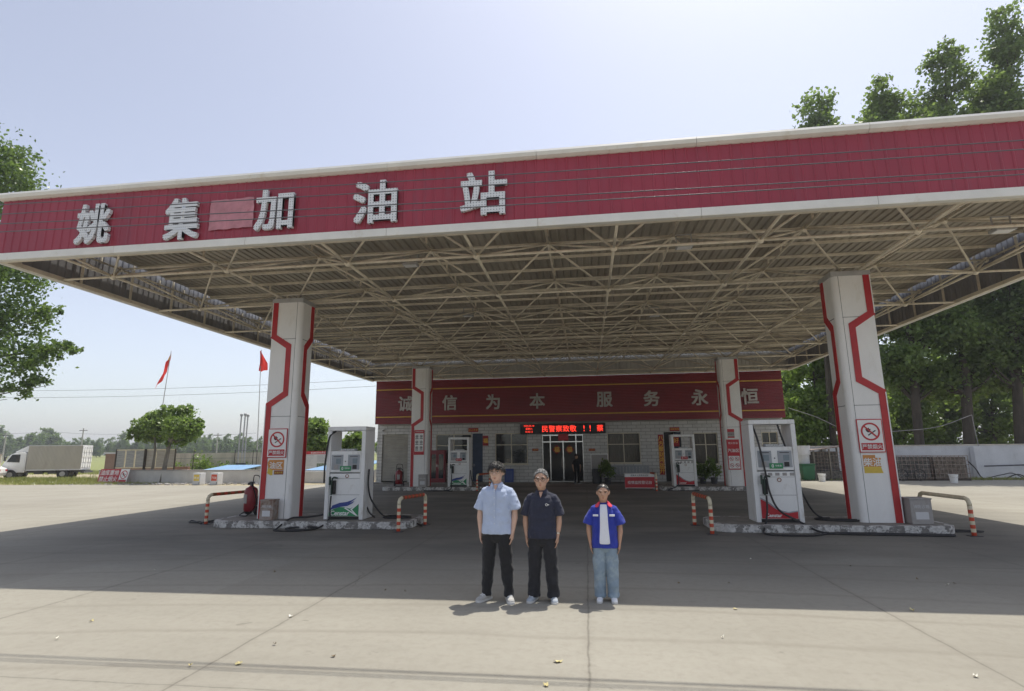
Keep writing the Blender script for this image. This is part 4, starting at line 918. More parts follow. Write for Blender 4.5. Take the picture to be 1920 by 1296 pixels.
# far tree line
protos = []
for i in range(4):
    rg = random.Random(60+i); bl = []; H = rg.uniform(9, 11)
    for k in range(7):
        u = k/6; bl.append((rg.uniform(-.8, .8), rg.uniform(-.8, .8), 2.2+(H-2.6)*u, 1.9*(1-.7*u)+.3, 1.9*(1-.7*u)+.3, 1.25))
    tt = tree('far_tree', 'one of the far poplars in the hazy tree line across the field', 'tree', (0, 0, 0), [(0, 0, 0, .16), (0, 0, H*.5, .1), (0, 0, H*.9, .03)], bl, 1500, .55, m_lf4, 80+i, 'far tree line across the field', clump=.4, per=14, limbs=False)
    protos.append(tt)
rg = random.Random(5); first = set(); px = -60
k = 0
while px < 720:
    for row in range(2):
        Y = 190+row*22+rg.uniform(-8, 8); p = at(px+rg.uniform(-3, 3), 860, Y); z = .85+(Y-170)*.006
        i = rg.randrange(4); o = protos[i] if i not in first else dup(protos[i]); first.add(i)
        tall = 1.2 if px < 110 else .85
        o.location = (p.x, p.y, z); s_ = rg.uniform(.6, .9)*tall*(1 if px < 480 else .8)*(1.25 if k % 9 == 4 else 1); o.scale = (s_*1.1, s_*1.1, s_); o.rotation_euler = (0, 0, rg.uniform(0, 6.28)); k += 1
    px += rg.uniform(7.5, 12)
# utility poles far off
for px, yt, Y, lb in ((157, 803, 120, 'far utility pole rising above the tree line behind the box truck'), (409, 812, 130, 'far utility pole above the tree line left of the vent pipes'), (12, 812, 110, 'slender far pole at the left edge above the trees')):
    tp = at(px, yt, Y); t = thing('utility_pole', lb, 'pole', (tp.x, tp.y, .3), 0, 'far utility poles'); mb().tube([(0, 0, 0), (0, 0, tp.z-.3)], [.18, .12], 8).build('post', m_greybox, t, fix=False); mb().box(-1.1, 1.1, -.06, .06, tp.z-.95, tp.z-.8).build('cross_arm', m_dark, t)
a, b = at(-100, 808, 118), at(480, 812, 132); tag(mb().tube([a.lerp(b, i/20)+Vector((0, 0, -.6*(1-(2*(i*3 % 20)/20-1)**2))) for i in range(21)], .03, 5).build('far_power_line', m_wire, fix=False), 'thin far power line along the tops of the tree line', 'wire')

# ------------------------------------------------------------------ left yard
def wall_run(name, label, cat, a, b, h, th, mat, cap=None, z0=0):
    a = Vector((*a, z0)); b = Vector((*b, z0)); d = b-a; L = d.length; t = thing(name, label, cat, a, math.atan2(d.y, d.x))
    mb().box(0, L, 0, th, 0, h).build('wall_body', mat, t)
    if cap: mb().box(-.03, L+.03, -.04, th+.04, h+.002, h+.07).build('coping', cap, t, bevel=.01)
    return t
wall_run('low_wall', 'low grey plastered wall round the oil tank bed on the left', 'wall', (-34.9, 35.9), (-22.2, 34.2), .80, .25, m_plast, m_greybox)
wall_run('low_wall', 'near part of the low grey tank wall left of the left front pillar', 'wall', (-22.15, 34.0), (-18.9, 33.6), .80, .25, m_plast, m_greybox)
wall_run('tank_wall', 'low pale wall with a sunlit end behind the left front pump', 'wall', (-19.2, 35.0), (-15.8, 34.0), .72, .22, m_plast)
wall_run('tank_wall', 'short return of the pale tank wall running back from its lit corner', 'wall', (-15.75, 34.2), (-14.0, 39.2), .72, .22, m_wallw)
m_ = Matrix.Rotation(R(7), 4, 'X')
for x0, y0, rz, lb, wd, dp in ((-27.3, 36.3, R(-8), 'sky blue tank hatch lid tilted open on the low grey wall', 3.3, 2.6), (-19.0, 35.3, R(-16), 'sky blue sheet covering the tank bed behind the left front pillar', 3.6, 4.6)):
    t = thing('tank_cover', lb, 'cover', (x0, y0, .74), rz, 'sky blue tank covers'); o = mb(); o.box(0, wd, 0, dp, .0, .04, m=m_); o.build('sheet', m_bluelid, t)
    mb().box(-.03, wd+.03, -.03, 0-.002, -.03, .06, m=m_).build('front_edge', m_grey, t)
wall_run('concrete_fence', 'stained grey concrete panel fence behind the tank bed on the left', 'fence', (-34.8, 42.2), (-17.5, 40.6), 2.0, .15, m_cwall)
t = thing('wall_end', 'cut off end of a tall rough concrete wall at the left edge', 'wall', (-43.35, 36.0, 0), R(40)); mb().box(-4, 0, 0, .3, 0, 2.05).build('wall_body', m_cwall, t); mb().box(-4.05, .05, -.04, .34, 2.052, 2.14).build('coping', m_greybox, t)
t = thing('brick_pillar', 'red brick gate pillar with a pale cap left of the notice boards', 'pillar', (-36.3, 38.2, 0)); mb().box(-.45, .45, 0, .9, 0, 2.0).build('shaft', m_brick, t); mb().box(-.55, .55, -.1, 1.0, 2.0, 2.12).build('cap', m_wallw, t)
t = thing('brick_wall', 'low broken brick wall beneath the notice boards', 'wall', (-35.6, 38.6, 0)); mb().box(0, 5.6, 0, .24, 0, 1.0).build('wall_body', m_brick, t)
for bx, lb, mt in ((-35.75, 'left half of the rusty notice board, three dark grey panels', m_grey), (-33.2, 'right half of the rusty notice board, three brownish panels', m_cwall)):
    t = thing('notice_case', lb, 'notice board', (bx, 38.1, 0), R(-2), 'old framed notice boards')
    for x in (0, 2.5): mb().box(x-.04, x+.04, -.04, .04, 0, 2.35).build('post', m_bark, t)
    o = mb()
    for z in (.95, 2.28): o.box(.042, 2.458, -.03, .03, z-.04, z+.04)
    for x in (.82, 1.66): o.box(x-.04, x+.04, -.028, .028, .992, 2.238)
    o.build('frame', m_cream, t)
    for k in range(3): mb().box(.05+.84*k+.0, .05+.84*k+.74, .0, .02, 1.0, 2.23).build('panel', M('weathered_panel', (.30, .31, .33) if mt is m_grey else (.40, .34, .28), .6, .15, 3, dirt=(.42, .41, .38), dirt_amt=.5, dirt_scale=3, stretch=(.4, 1, 5)), t)
# red warning sign leaning on the low wall
t = thing('warning_sign', 'red warning board with a no smoking panel leaning on the low wall', 'sign', (-34.1, 35.0, .02), R(-6)); Tm = Matrix.Rotation(R(-13), 4, 'X')
mb().box(0, 1.75, 0, .03, 0, .95, m=Tm).build('red_board', m_crimson, t); mb().box(1.78, 2.5, 0, .03, 0, .95, m=Tm).build('white_board', m_white, t); mb().box(1.82, 2.46, -.005, -.001, .04, .22, m=Tm).build('red_field', m_crimson, t)
nosmoke(t, 2.14, -.004, .56, .29, m1=Tm)
for s_, z in (('油库重地', .70), ('禁止烟火', .26)):
    q = Tm @ Vector((.87, -.006, z)); text(s_, .40, m_white, t, q, bold=.012, tilt=R(-13))
for px, mt, s_, lb in ((367, m_ye, '柴油', 'small white hydrant box with a faded yellow sticker by the low wall'), (400, m_or, '汽油', 'small white hydrant box with an orange red sticker by the low wall')):
    p = at(px, 911, 32.6); t = thing('filler_box', lb, 'box', (p.x, p.y, 0), R(-4), 'white boxes by the low wall'); mb().box(-.28, .28, 0, .45, 0, .74).build('body', m_wallw, t, bevel=.02)
    st = mb().box(-.2, .2, -.006, -.0005, .25, .64).build('sticker', mt if mt is m_ye else m_orange, t); text(s_, .17, m_white, st, (0, -.0075, .44)); mb().box(.2, .24, -.02, -.0005, .08, .16).build('latch', m_dark, t)
for px, yt, lb in ((453, 778, 'left of three slender tank vent pipes'), (460, 777, 'middle and tallest of three slender tank vent pipes'), (465, 779, 'right of three slender tank vent pipes')):
    tp = at(px, yt, 40); t = thing('vent_pipe', lb, 'pipe', (tp.x, 40, 0), 0, 'tank vent pipes'); mb().tube([(0, 0, 0), (0, 0, tp.z-.12)], .05, 8).build('pipe', m_grey, t, fix=False); mb().rings([(0, 0, tp.z-.119, .05, .05), (0, 0, tp.z-.1, .11, .11), (0, 0, tp.z+.05, .11, .11), (0, 0, tp.z+.1, .04, .04)], 12).build('vent_cap', m_grey, t); mb().box(-.1, .1, -.1, .1, 1.0, 1.2).build('valve', m_dark, t)
fg = thing('wire_fence', 'rusty posts of a thin wire fence behind the tank bed', 'fence', (0, 39, 0))
for px in (364, 441, 475, 482): p = at(px, 848, 39); mb().tube([(p.x, 0, 0), (p.x, 0, 2.2)], .03, 6).build('post', m_bark, fg, fix=False)
xa, xb = at(330, 848, 39).x, at(485, 848, 39).x
for z in (2.15, 1.6): mb().tube([(xa, 0, z), (xb, 0, z)], .012, 5).build('fence_wire', m_wire, fg, fix=False)
# information board behind the pump
p = at(566, 905, 39.5); q = at(614, 905, 39.5); t = thing('information_board', 'wide white information board with a red heading behind the left front pump', 'board', (p.x-.6, 39.5, 0)); L = q.x-p.x+2.0
mb().box(0, L, 0, .04, .75, 2.05).build('board', m_wallw, t); mb().box(0, L, -.006, -.001, 1.82, 2.05).build('heading', m_crimson, t)
mb().box(1.7, 2.5, -.006, -.001, .8, 1.15).build('printed_picture', M('print_grey', (.25, .3, .22), .7, .5, 9), t)
o = mb(); rg = random.Random(2)
for i in range(9): o.box(.15, .15+rg.uniform(.7, 1.3), -.004, -.001, 1.72-.09*i, 1.735-.09*i); o.box(1.7, 1.7+rg.uniform(.4, 1.0), -.004, -.001, 1.72-.055*i, 1.735-.055*i)
o.build('print_lines', m_mid, t)
for x in (.1, L-.1): mb().box(x-.03, x+.03, .042, .1, 0, 2.0).build('post', m_grey, t)
text('加油站安全责任公示牌', .17, m_white, t, (L/2, -.007, 1.935))
# flags
def flag(pole_px, top_px, Y, label, fl, star):
    tp = at(*top_px, Y); bp = at(*pole_px, Y); dx = (bp.x-tp.x)/(tp.z-bp.z); t = thing('flag_pole', label, 'flag', (tp.x+dx*tp.z, Y, 0), 0, 'flags on the left'); H = tp.z
    mb().tube([(0, 0, 0), (-dx*H, 0, H)], [.045, .025], 8).build('pole', m_grey, t, fix=False)
    o = mb(); nu, nv = 10, 16; vs = []
    for j in range(nv+1):
        v = j/nv
        for i in range(nu+1):
            u = i/nu
            if fl == 0:   # limp flag hanging along the pole, blown to the left
                x = -dx*(H-.1-v*1.75)-u*(.45+.65*v) ; z = H-.1-v*1.75-u*(1.35+.4*v)+.05*math.sin(u*9); y = .10*math.sin(u*7+v*5)+.06*math.sin(u*15)
            else:
                x = -dx*H-.32*math.sin(u*math.pi)*(.3+.7*v)+.75*u*(.15+.85*min(1, v*1.6)); z = H-.05-v*1.9-.25*u*(1-v)+.05*math.sin(u*8); y = .13*math.sin(u*11+v*2)
            vs.append((x, y, z))
    o.add(vs, [(j*(nu+1)+i, j*(nu+1)+i+1, (j+1)*(nu+1)+i+1, (j+1)*(nu+1)+i) for j in range(nv) for i in range(nu)], [1 if star and (i in (1, 2) and j in (1, 2, 3) or i == 4 and j in (1, 5)) else 0 for j in range(nv) for i in range(nu)])
    q = o.build('flag_cloth', [m_flag, m_star], t, fix=False); q.data.shade_smooth(); s_ = q.modifiers.new('s', 'SUBSURF'); s_.levels = s_.render_levels = 1
flag((305, 760), (321, 658), 45, 'red flag with yellow stars hanging limp on a thin leaning pole', 0, True)
flag((484, 800), (490, 656), 45, 'plain red flag on a pole half hidden by the left front pillar', 1, False)
# box truck
t = thing('box_truck', 'white box truck with a grey corrugated box, parked facing left by the field', 'truck', (-45.9, 40.2, 0), R(25)); m_tb = M('truck_box', (.50, .47, .40), .6, .06, 2, dirt=(.38, .33, .26), dirt_amt=.3, stretch=(1, 1, .2))
n = 40; L = 3.75; o = mb(); pr = []
for i in range(n): x = L*i/n; pr += [(x, 0), (x+L/n*.55, 0), (x+L/n*.65, .02), (x+L/n*.9, .02)]
pr.append((L, 0)); k = len(pr)
for yy, sg in ((0, 1), (2.0, -1)): o.add([(x, yy+sg*d, z) for z in (.78, 2.72) for x, d in pr], [(i, i+1, k+i+1, k+i) for i in range(k-1)])
o.build('box_side', m_tb, t, fix=False)
mb().box(0, L, .03, 1.97, .78, 2.70).build('box_core', m_tb, t); mb().box(-.02, L+.02, -.03, 2.03, 2.70, 2.76).box(-.02, L+.02, -.03, 2.03, .70, .79).build('box_rail', m_wallw, t)
for k in (0, 1):
    d_ = mb().box(L+.002, L+.05, .03+k*.98, .03+k*.98+.96, .79, 2.69).build('rear_door', m_wallw, t, bevel=.01)
    for z in (1.05, 1.45, 1.85, 2.3): mb().box(L+.052, L+.07, .08+k*.98, .95+k*.98, z-.12, z+.12).build('door_panel', m_white, d_)
    for y in (.3, .7): mb().tube([(L+.09, y+k*.98, .85), (L+.09, y+k*.98, 2.6)], .02, 6).build('lock_rod', m_grey, d_, fix=False)
cabp = [(-.12, .55), (-.12, 2.15), (-.35, 2.2), (-.9, 2.18), (-1.25, 2.0), (-1.62, 1.35), (-1.7, 1.2), (-1.72, .55)]
mb().prism(cabp, .12, 1.88).build('cab', m_white, t, bevel=.05); mb().prism([(-.12, 2.22), (-.12, 2.72), (-.3, 2.66), (-1.0, 2.26), (-1.0, 2.22)], .3, 1.7).build('wind_deflector', m_white, t, bevel=.04)
mb().prism([(-.55, 1.38), (-.55, 2.02), (-1.1, 2.02), (-1.42, 1.42)], .105, .118).build('side_window', m_glass, t); mb().prism([(1.66, 1.42), (1.30, 1.98)], 0, 0) if False else None
mb().box(-1.735, -1.722, .25, 1.75, 1.0, 1.15).build('grille', m_dark, t)
mb().box(-1.7, L+.25, .45, 1.55, .52, .69).box(L+.05, L+.3, .1, 1.9, .45, .6).build('chassis', m_dark, t)
for x in (.55, 1.5): mb().box(x, x+.55, .1, .4, .42, .69).build('side_locker', m_dark, t)
for x in (-1.05, 2.55):
    for y in (.02, 1.66):
        w_ = mb().tube([(x, y, .40), (x, y+.3, .40)], .40, 24).build('wheel', m_rub, t, fix=False); mb().tube([(x, y-.008, .40), (x, y-.002, .40)], .2, 16).build('rim', m_grey, w_, fix=False)
mb().box(-1.55, -1.45, -.12, .08, 1.5, 1.85).build('mirror', m_dark, t, bevel=.02); mb().box(-1.73, -1.6, .05, .35, .8, .95).build('headlight', m_greybox, t)
# white car behind the wall end
t = thing('parked_car', 'rear of a white car parked behind the concrete wall end at the left edge', 'car', (-46.2, 38.2, 0), R(30)); pr = [(-3.9, .35), (.0, .35), (.08, .6), (.04, .95), (-.25, 1.02), (-.75, 1.42), (-2.1, 1.45), (-2.75, 1.0), (-3.7, .88), (-3.95, .6)]
mb().prism(pr, 0, 1.7).build('body', m_white, t, bevel=.06); mb().prism([(-.42, 1.03), (-.82, 1.36), (-2.05, 1.38), (-2.55, 1.02)], -.008, .004).build('window', m_glass, t); mb().box(-.04, .085, .08, .4, .72, .86).build('tail_light', m_crimson, t); mb().box(-.04, .085, 1.3, 1.62, .72, .86).build('tail_light', m_crimson, t)
for x in (-.75, -3.2):
    for y in (-.01, 1.5): w_ = mb().tube([(x, y, .32), (x, y+.2, .32)], .32, 20).build('wheel', m_rub, t, fix=False); mb().tube([(x, y-.006, .32), (x, y-.001, .32)], .19, 14).build('rim', m_grey, w_, fix=False)
# grass and rubble of the left verge
rg = np.random.default_rng(9)
def grass(name, cx, cy, sx, sy, n, hh, label=None):
    a = rg.normal(size=(n, 2))*np.array([sx, sy])+np.array([cx, cy]); ang = rg.uniform(0, 6.28, n); h_ = hh*rg.uniform(.4, 1.2, n); w_ = .03
    d = np.stack([np.cos(ang), np.sin(ang)], 1); le = rg.normal(size=(n, 2))*.12
    v = np.stack([np.c_[a-d*w_, np.zeros(n)-.01], np.c_[a+d*w_, np.zeros(n)-.01], np.c_[a+le, h_]], 1).reshape(-1, 3).astype(np.float32)
    me = bpy.data.meshes.new(name); me.vertices.add(3*n); me.vertices.foreach_set('co', v.ravel()); me.loops.add(3*n); me.loops.foreach_set('vertex_index', np.arange(3*n, dtype=np.int32)); me.polygons.add(n); me.polygons.foreach_set('loop_start', np.arange(0, 3*n, 3, dtype=np.int32)); me.update(calc_edges=True); me.materials.append(m_grass)
    o = bpy.data.objects.new(name, me); C.objects.link(o); return struct(o, 'stuff')
grass('verge_grass', -41.5, 37.3, 3.6, 1.0, 6000, .32); grass('roadside_grass', -35, 33.9, 2.6, .35, 3000, .16); grass('fence_grass', -27, 40.2, 4.5, .5, 4000, .5); grass('field_edge_grass', -45, 53, 14, 1.5, 7000, .35); grass('wall_grass', 22, 36.2, 7, .25, 2500, .18)
rg2 = random.Random(3); o = mb()
for i in range(260):
    x, y = rg2.gauss(-26.5, 4.0), rg2.gauss(33.4, .35); s_ = rg2.uniform(.02, .09); o.ball((x, y, s_*.3), s_, 6, sc=(1.3, 1, .7))
struct(o.build('rubble', m_greybox), 'stuff')

# ------------------------------------------------------------------ right yard
wall_run('boundary_wall', 'long whitewashed boundary wall with a rough coping on the right', 'wall', (11.5, 38.2), (60, 37.2), 1.98, .25, m_wallw, m_cwall)
for i, px in enumerate((1548, 1842)):
    p = at(px, 900, 37.4); t = thing('wall_buttress', 'white buttress of the boundary wall ' + ('left of the right front pillar' if i == 0 else 'near the right edge by the draped hose'), 'buttress', (p.x, 37.35, 0), 0, 'buttresses of the boundary wall'); mb().box(-.22, .22, 0, .4, 0, 1.93).build('shaft', m_wallw, t, bevel=.02)
m_net = M('dark_netting', (.10, .095, .085), .9, .4, 7, dirt=(.22, .2, .17), dirt_amt=.45, dirt_scale=6)
def tank_cage(px0, px1, Y, h, label, mat):
    a, b = at(px0, 903, Y), at(px1, 903, Y); W_ = b.x-a.x; t = thing('caged_tank', label, 'tank', ((a.x+b.x)/2, Y, 0), 0, 'caged water tanks by the wall'); w_ = W_/2
    mb().box(-w_+.06, w_-.06, .06, 1.05, .14, h-.05).build('tank', mat, t, bevel=.06); o = mb()
    for i in range(9): x = -w_+.02+(W_-.04)*i/8; o.tube([(x, 0, .12), (x, 0, h)], .016, 5).tube([(x, 0, h), (x, 1.1, h)], .016, 5)
    for z in np.linspace(.15, h, 6): o.tube([(-w_, -.015, z), (w_, -.015, z)], .016, 5).tube([(-w_, 0, z), (-w_, 1.1, z)], .016, 5).tube([(w_, 0, z), (w_, 1.1, z)], .016, 5)
    o.build('cage', m_rustbox, t, fix=False); mb().box(-w_, w_, 0, 1.1, 0, .11).build('pallet', m_bark, t)
tank_cage(1688, 1752, 35.3, 1.42, 'dark covered caged tank nearer the right front pillar, bicycle leaning before it', m_net)
tank_cage(1756, 1822, 35.3, 1.40, 'brownish caged tank on the right, between the other cage and the draped hose', M('brown_net', (.16, .13, .10), .9, .4, 6, dirt=(.28, .24, .19), dirt_amt=.45, dirt_scale=5))
a = at(1531, 903, 36.0); t = thing('wire_hutch', 'low shed like hutch of wire and planks left of the right front pillar', 'hutch', (a.x, 36.0, 0)); o = mb()
for x in (0, .9, 1.8):
    for y in (0, 1.1): mb().box(x-.04, x+.04, y-.04, y+.04, 0, 1.75+.12*x).build('post', m_bark2, t)
mb().box(.045, 1.755, 1.0, 1.05, .05, 1.7).build('plank_wall', m_net, t); mb().box(.045, 1.755, .02, .04, .03, .55).build('kick_board', m_net, t); mb().prism([(-.15, 1.76), (1.95, 2.02), (1.95, 2.07), (-.15, 1.81)], -.15, 1.3).build('hutch_roof', m_rustbox, t)
o = mb()
for i in range(10): o.tube([(.06+i*.18, .03, .56), (.06+i*.18, .03, 1.7)], .010, 4)
for i in range(6): o.tube([(.05, .03, .65+i*.2), (1.75, .03, .65+i*.2)], .010, 4)
o.build('wire_mesh', m_rustbox, t, fix=False); mb().box(.5, 1.5, .2, .9, .03, .7).build('stored_box', m_dark, t, bevel=.03)
p = at(1519, 902, 35.6); t = thing('green_bin', 'green wheeled rubbish bin under the white barrel left of the hutch', 'bin', (p.x, 35.6, 0)); m_gb = M('bin_green', (.02, .12, .05), .5, .1, 3)
mb().prism([(-.3, .05), (.3, .05), (.38, .92), (-.38, .92)], 0, .6).build('body', m_gb, t, bevel=.03); mb().box(-.41, .41, -.04, .66, .922, .99).build('lid', m_gb, t, bevel=.02)
for x in (-.25, .25): mb().tube([(x-.04, .6, .1), (x+.04, .6, .1)], .1, 14).build('wheel', m_rub, t, fix=False)
t = thing('white_barrel', 'tall white plastic barrel with a flared rim above the green bin', 'barrel', (p.x-.05, 36.35, 0)); mb().rings([(0, 0, 0, .38, .38), (0, 0, 1.5, .42, .42), (0, 0, 1.52, .5, .5), (0, 0, 1.6, .5, .5), (0, 0, 2.0, .5, .5)], 20).build('body', m_wallw, t); mb().rings([(0, 0, 2.002, .52, .52), (0, 0, 2.07, .52, .52)], 20).build('rim', m_wallw, t)
for px, py, Y, lb in ((1542, 904, 34.7, 'white bucket standing by the hutch'), (1790, 909, 33.2, 'white bucket standing before the brownish caged tank')):
    q = at(px, py, Y); t = thing('bucket', lb, 'bucket', (q.x, Y, 0), 0, 'white buckets'); mb().rings([(0, 0, 0, .16, .16), (0, 0, .40, .2, .2), (0, 0, .405, .225, .225), (0, 0, .44, .225, .225)], 20).build('body', m_white, t); mb().tube(curve([(-.22, 0, .42), (-.16, -.16, .30), (.16, -.16, .30), (.22, 0, .42)], 6), .008, 6).build('handle', m_grey, t, fix=False)
q = at(1712, 905, 34.8); t = thing('bicycle', 'old dark bicycle leaning before the caged tank', 'bicycle', (q.x, 34.9, 0), R(8)); o = mb()
for x in (-.5, .52):
    w_ = mb().ring((x, .34), .34, .31, -.018, .018, 28).build('wheel', m_rub, t); s_ = mb()
    for k in range(10): a_ = k*.628; s_.tube([(x, 0, .34), (x+.31*math.cos(a_), 0, .34+.31*math.sin(a_))], .004, 4)
    s_.build('spokes', m_grey, w_, fix=False)
mb().tube([(-.5, 0, .34), (-.15, 0, .32), (.38, 0, .78), (-.2, 0, .78), (-.15, 0, .32)], .016, 6).tube([(-.5, 0, .34), (-.2, 0, .74)], .012, 6).tube([(.52, 0, .34), (.36, 0, .95)], .014, 6).build('frame', m_dark, t, fix=False); mb().tube([(.3, -.26, .98), (.36, 0, .96), (.3, .26, .98)], .014, 6).build('handlebar', m_dark, t, fix=False); mb().box(-.34, -.1, -.08, .08, .84, .9).build('saddle', m_black, t, bevel=.02)
Yw = 37.0
for pts, r_, lb in (([(1815, 865), (1830, 880), (1842, 896), (1870, 903), (1905, 890), (1925, 895)], .035, 'dark hose draped in a loop along the white wall at the right'), ([(1845, 898), (1880, 890), (1900, 888), (1930, 902)], .025, 'thinner dark hose curling at the foot of the white wall')):
    P_ = [at(x, y, Yw) for x, y in pts]; tag(mb().tube(curve(P_, 8), r_, 8).build('wall_hose', m_rub, fix=False), lb, 'hose', 'hoses on the white wall').data.shade_smooth()
P_ = [at(1842, 874, 37.3), at(1950, 871, 37.25)]; P_ = [Vector((v.x, 37.12, v.z)) for v in P_]; tag(mb().tube(P_, .04, 8).build('wall_pipe', m_dark, fix=False), 'straight dark pipe fixed along the white wall at the right edge', 'pipe')
for pts, lb in (([(1478, 765), (1530, 782), (1575, 802), (1620, 810), (1690, 808), (1760, 800), (1822, 778)], 'slack pale cable strung before the trees right of the station'), ([(1822, 778), (1835, 838)], 'pale stay cable running down to the white wall')):
    P_ = [at(x, y, 37.8) for x, y in pts]; tag(mb().tube(curve(P_, 8) if len(P_) > 2 else P_, .02, 6).build('slack_cable', m_greybox, fix=False), lb, 'cable', 'cables before the right trees')

# ------------------------------------------------------------------ fallen leaves
m_leafy = M('dry_leaf', (.72, .62, .30), .7, .15, 20); m_leafd = M('brown_leaf', (.22, .17, .10), .8, .2, 20); m_leafw = M('pale_leaf', (.85, .82, .70), .7, .1, 20)
leaves = [(545, 1157, 2, 1), (447, 1246, 0, 1.1), (357, 1250, 0, 0.6), (1046, 1242, 0, 1.3), (1379, 1143, 0, 1), (1710, 1146, 0, 1), (1024, 1287, 0, 0.9), (171, 1166, 0, 0.8), (107, 1200, 2, 0.6), (1355, 1197, 2, 0.5), (1830, 1270, 2, 0.8), (515, 1074, 1, 0.7), (723, 1108, 1, 0.6), (1366, 1094, 1, 0.7), (1777, 1098, 2, 0.7), (1790, 1096, 1, 0.8), (1408, 1049, 2, 0.5), (515, 1210, 1, 0.6), (625, 1232, 1, 0.8), (1595, 1063, 1, 0.6), (290, 1070, 2, 0.4), (1720, 1087, 1, 0.5), (760, 1110, 1, 0.5), (1273, 1095, 1, 0.6)]
rgl = random.Random(8)
for i, (px, py, c_, s_) in enumerate(leaves):
    p = gnd(px, py, 0); s_ *= .031; n = 9; vs = [(0, 0, .012)]
    for k in range(n):
        a_ = 2*math.pi*k/n; rr = s_*(1 if k % 2 else .68)*rgl.uniform(.8, 1.15); vs.append((rr*math.cos(a_)*1.2, rr*math.sin(a_), .004+rgl.uniform(0, .035)*(rr/s_)))
    o = mb(); o.add(vs, [(0, 1+k, 1+(k+1) % n) for k in range(n)]); q = o.build('fallen_leaf', (m_leafy, m_leafd, m_leafw)[c_], loc=p, rz=rgl.uniform(0, 6), fix=False)
    tag(q, ('dry yellow leaf lying on the concrete forecourt', 'dull brown leaf or scrap lying on the concrete forecourt', 'pale curled leaf lying on the concrete forecourt')[c_], 'leaf', ('yellow fallen leaves', 'brown fallen leaves', 'pale fallen leaves')[c_])
# ------------------------------------------------------------------ people
def remesh(o, vox, sm=6, fac=.5, wr=None):
    r = o.modifiers.new('remesh', 'REMESH'); r.mode = 'VOXEL'; r.voxel_size = vox; r.use_smooth_shade = True
    s = o.modifiers.new('smooth', 'SMOOTH'); s.iterations = sm; s.factor = fac
    if wr:
        tx = bpy.data.textures.get('wrinkles') or bpy.data.textures.new('wrinkles', 'CLOUDS'); tx.noise_scale = .11; tx.noise_depth = 3
        d = o.modifiers.new('wrinkle', 'DISPLACE'); d.texture = tx; d.strength = wr; d.mid_level = .5; d.texture_coords = 'LOCAL'
    return o
def finger(o, base, d, L, r, bend, side):
    """three bent phalanges; d start direction, side the direction it curls to"""
    p = Vector(base); d = Vector(d).normalized(); P_ = [p-d*.012]; P_.append(p.copy()); rs = [r, r]
    for k, f in enumerate((.45, .32, .23)):
        d = (d+Vector(side)*bend*(1+.4*k)).normalized(); p = p+d*L*f; P_.append(p.copy()); rs.append(r*(1-.12*(k+1)))
    o.tube(P_, rs, 8)
def fabric(name, col, var=.1, rough=.85, col2=None, sc=40):
    m, nt, b = newmat(name); p = coords(nt); w1 = noise(nt, p, 7, 4); w2 = noise(nt, p, sc*3, 2)
    c = ramp(nt, w1, [(.3, tuple(c*(1-var) for c in col)), (.7, tuple(min(1, c*(1+var)) for c in col))])
    if col2: c = mixc(nt, ramp(nt, noise(nt, p, 5.5, 3), [(.48, (0, 0, 0)), (.62, (1, 1, 1))]), c, col2)
    nt.links.new(c, b.inputs['Base Color']); b.inputs['Roughness'].default_value = rough; b.inputs['Sheen Weight'].default_value = .15
    bump(nt, b, mth(nt, 'ADD', noise(nt, scaled(nt, p, (1, 1, .5)), 14, 4, .6), mth(nt, 'MULTIPLY', w2, .08)), .012, .8); return m
def skinm(name, col):
    m, nt, b = newmat(name); f = noise(nt, coords(nt), 14, 4)
    c = ramp(nt, f, [(.3, tuple(x*.88 for x in col)), (.7, col)]); nt.links.new(c, b.inputs['Base Color']); b.inputs['Roughness'].default_value = .5
    b.inputs['Subsurface Weight'].default_value = .08; b.inputs['Subsurface Radius'].default_value = (.02, .008, .005); return m
m_hair = M('black_hair', (.014, .012, .011), .32, .3, 30, stretch=(1, 1, .2)); m_ghair = M('grey_hair', (.22, .22, .215), .45, .5, 60, stretch=(1, 1, .3), dirt=(.05, .05, .05), dirt_amt=.4, dirt_scale=28)
m_lip = M('lips', (.36, .14, .11), .5, .05, 9); m_eye = M('eye_dark', (.02, .015, .012), .25, .1, 9); m_eyew = M('eye_white', (.6, .58, .55), .4, .03, 9)
m_shoe = M('shoe_grey', (.42, .41, .38), .7, .18, 14, dirt=(.62, .61, .58), dirt_amt=.45, dirt_scale=16); m_shoew = M('shoe_white', (.72, .73, .75), .6, .06, 10); m_shoeb = M('shoe_bluegrey', (.38, .42, .46), .7, .1, 14); m_sole = M('sole', (.62, .61, .58), .7, .1, 8)
HS = 1.10
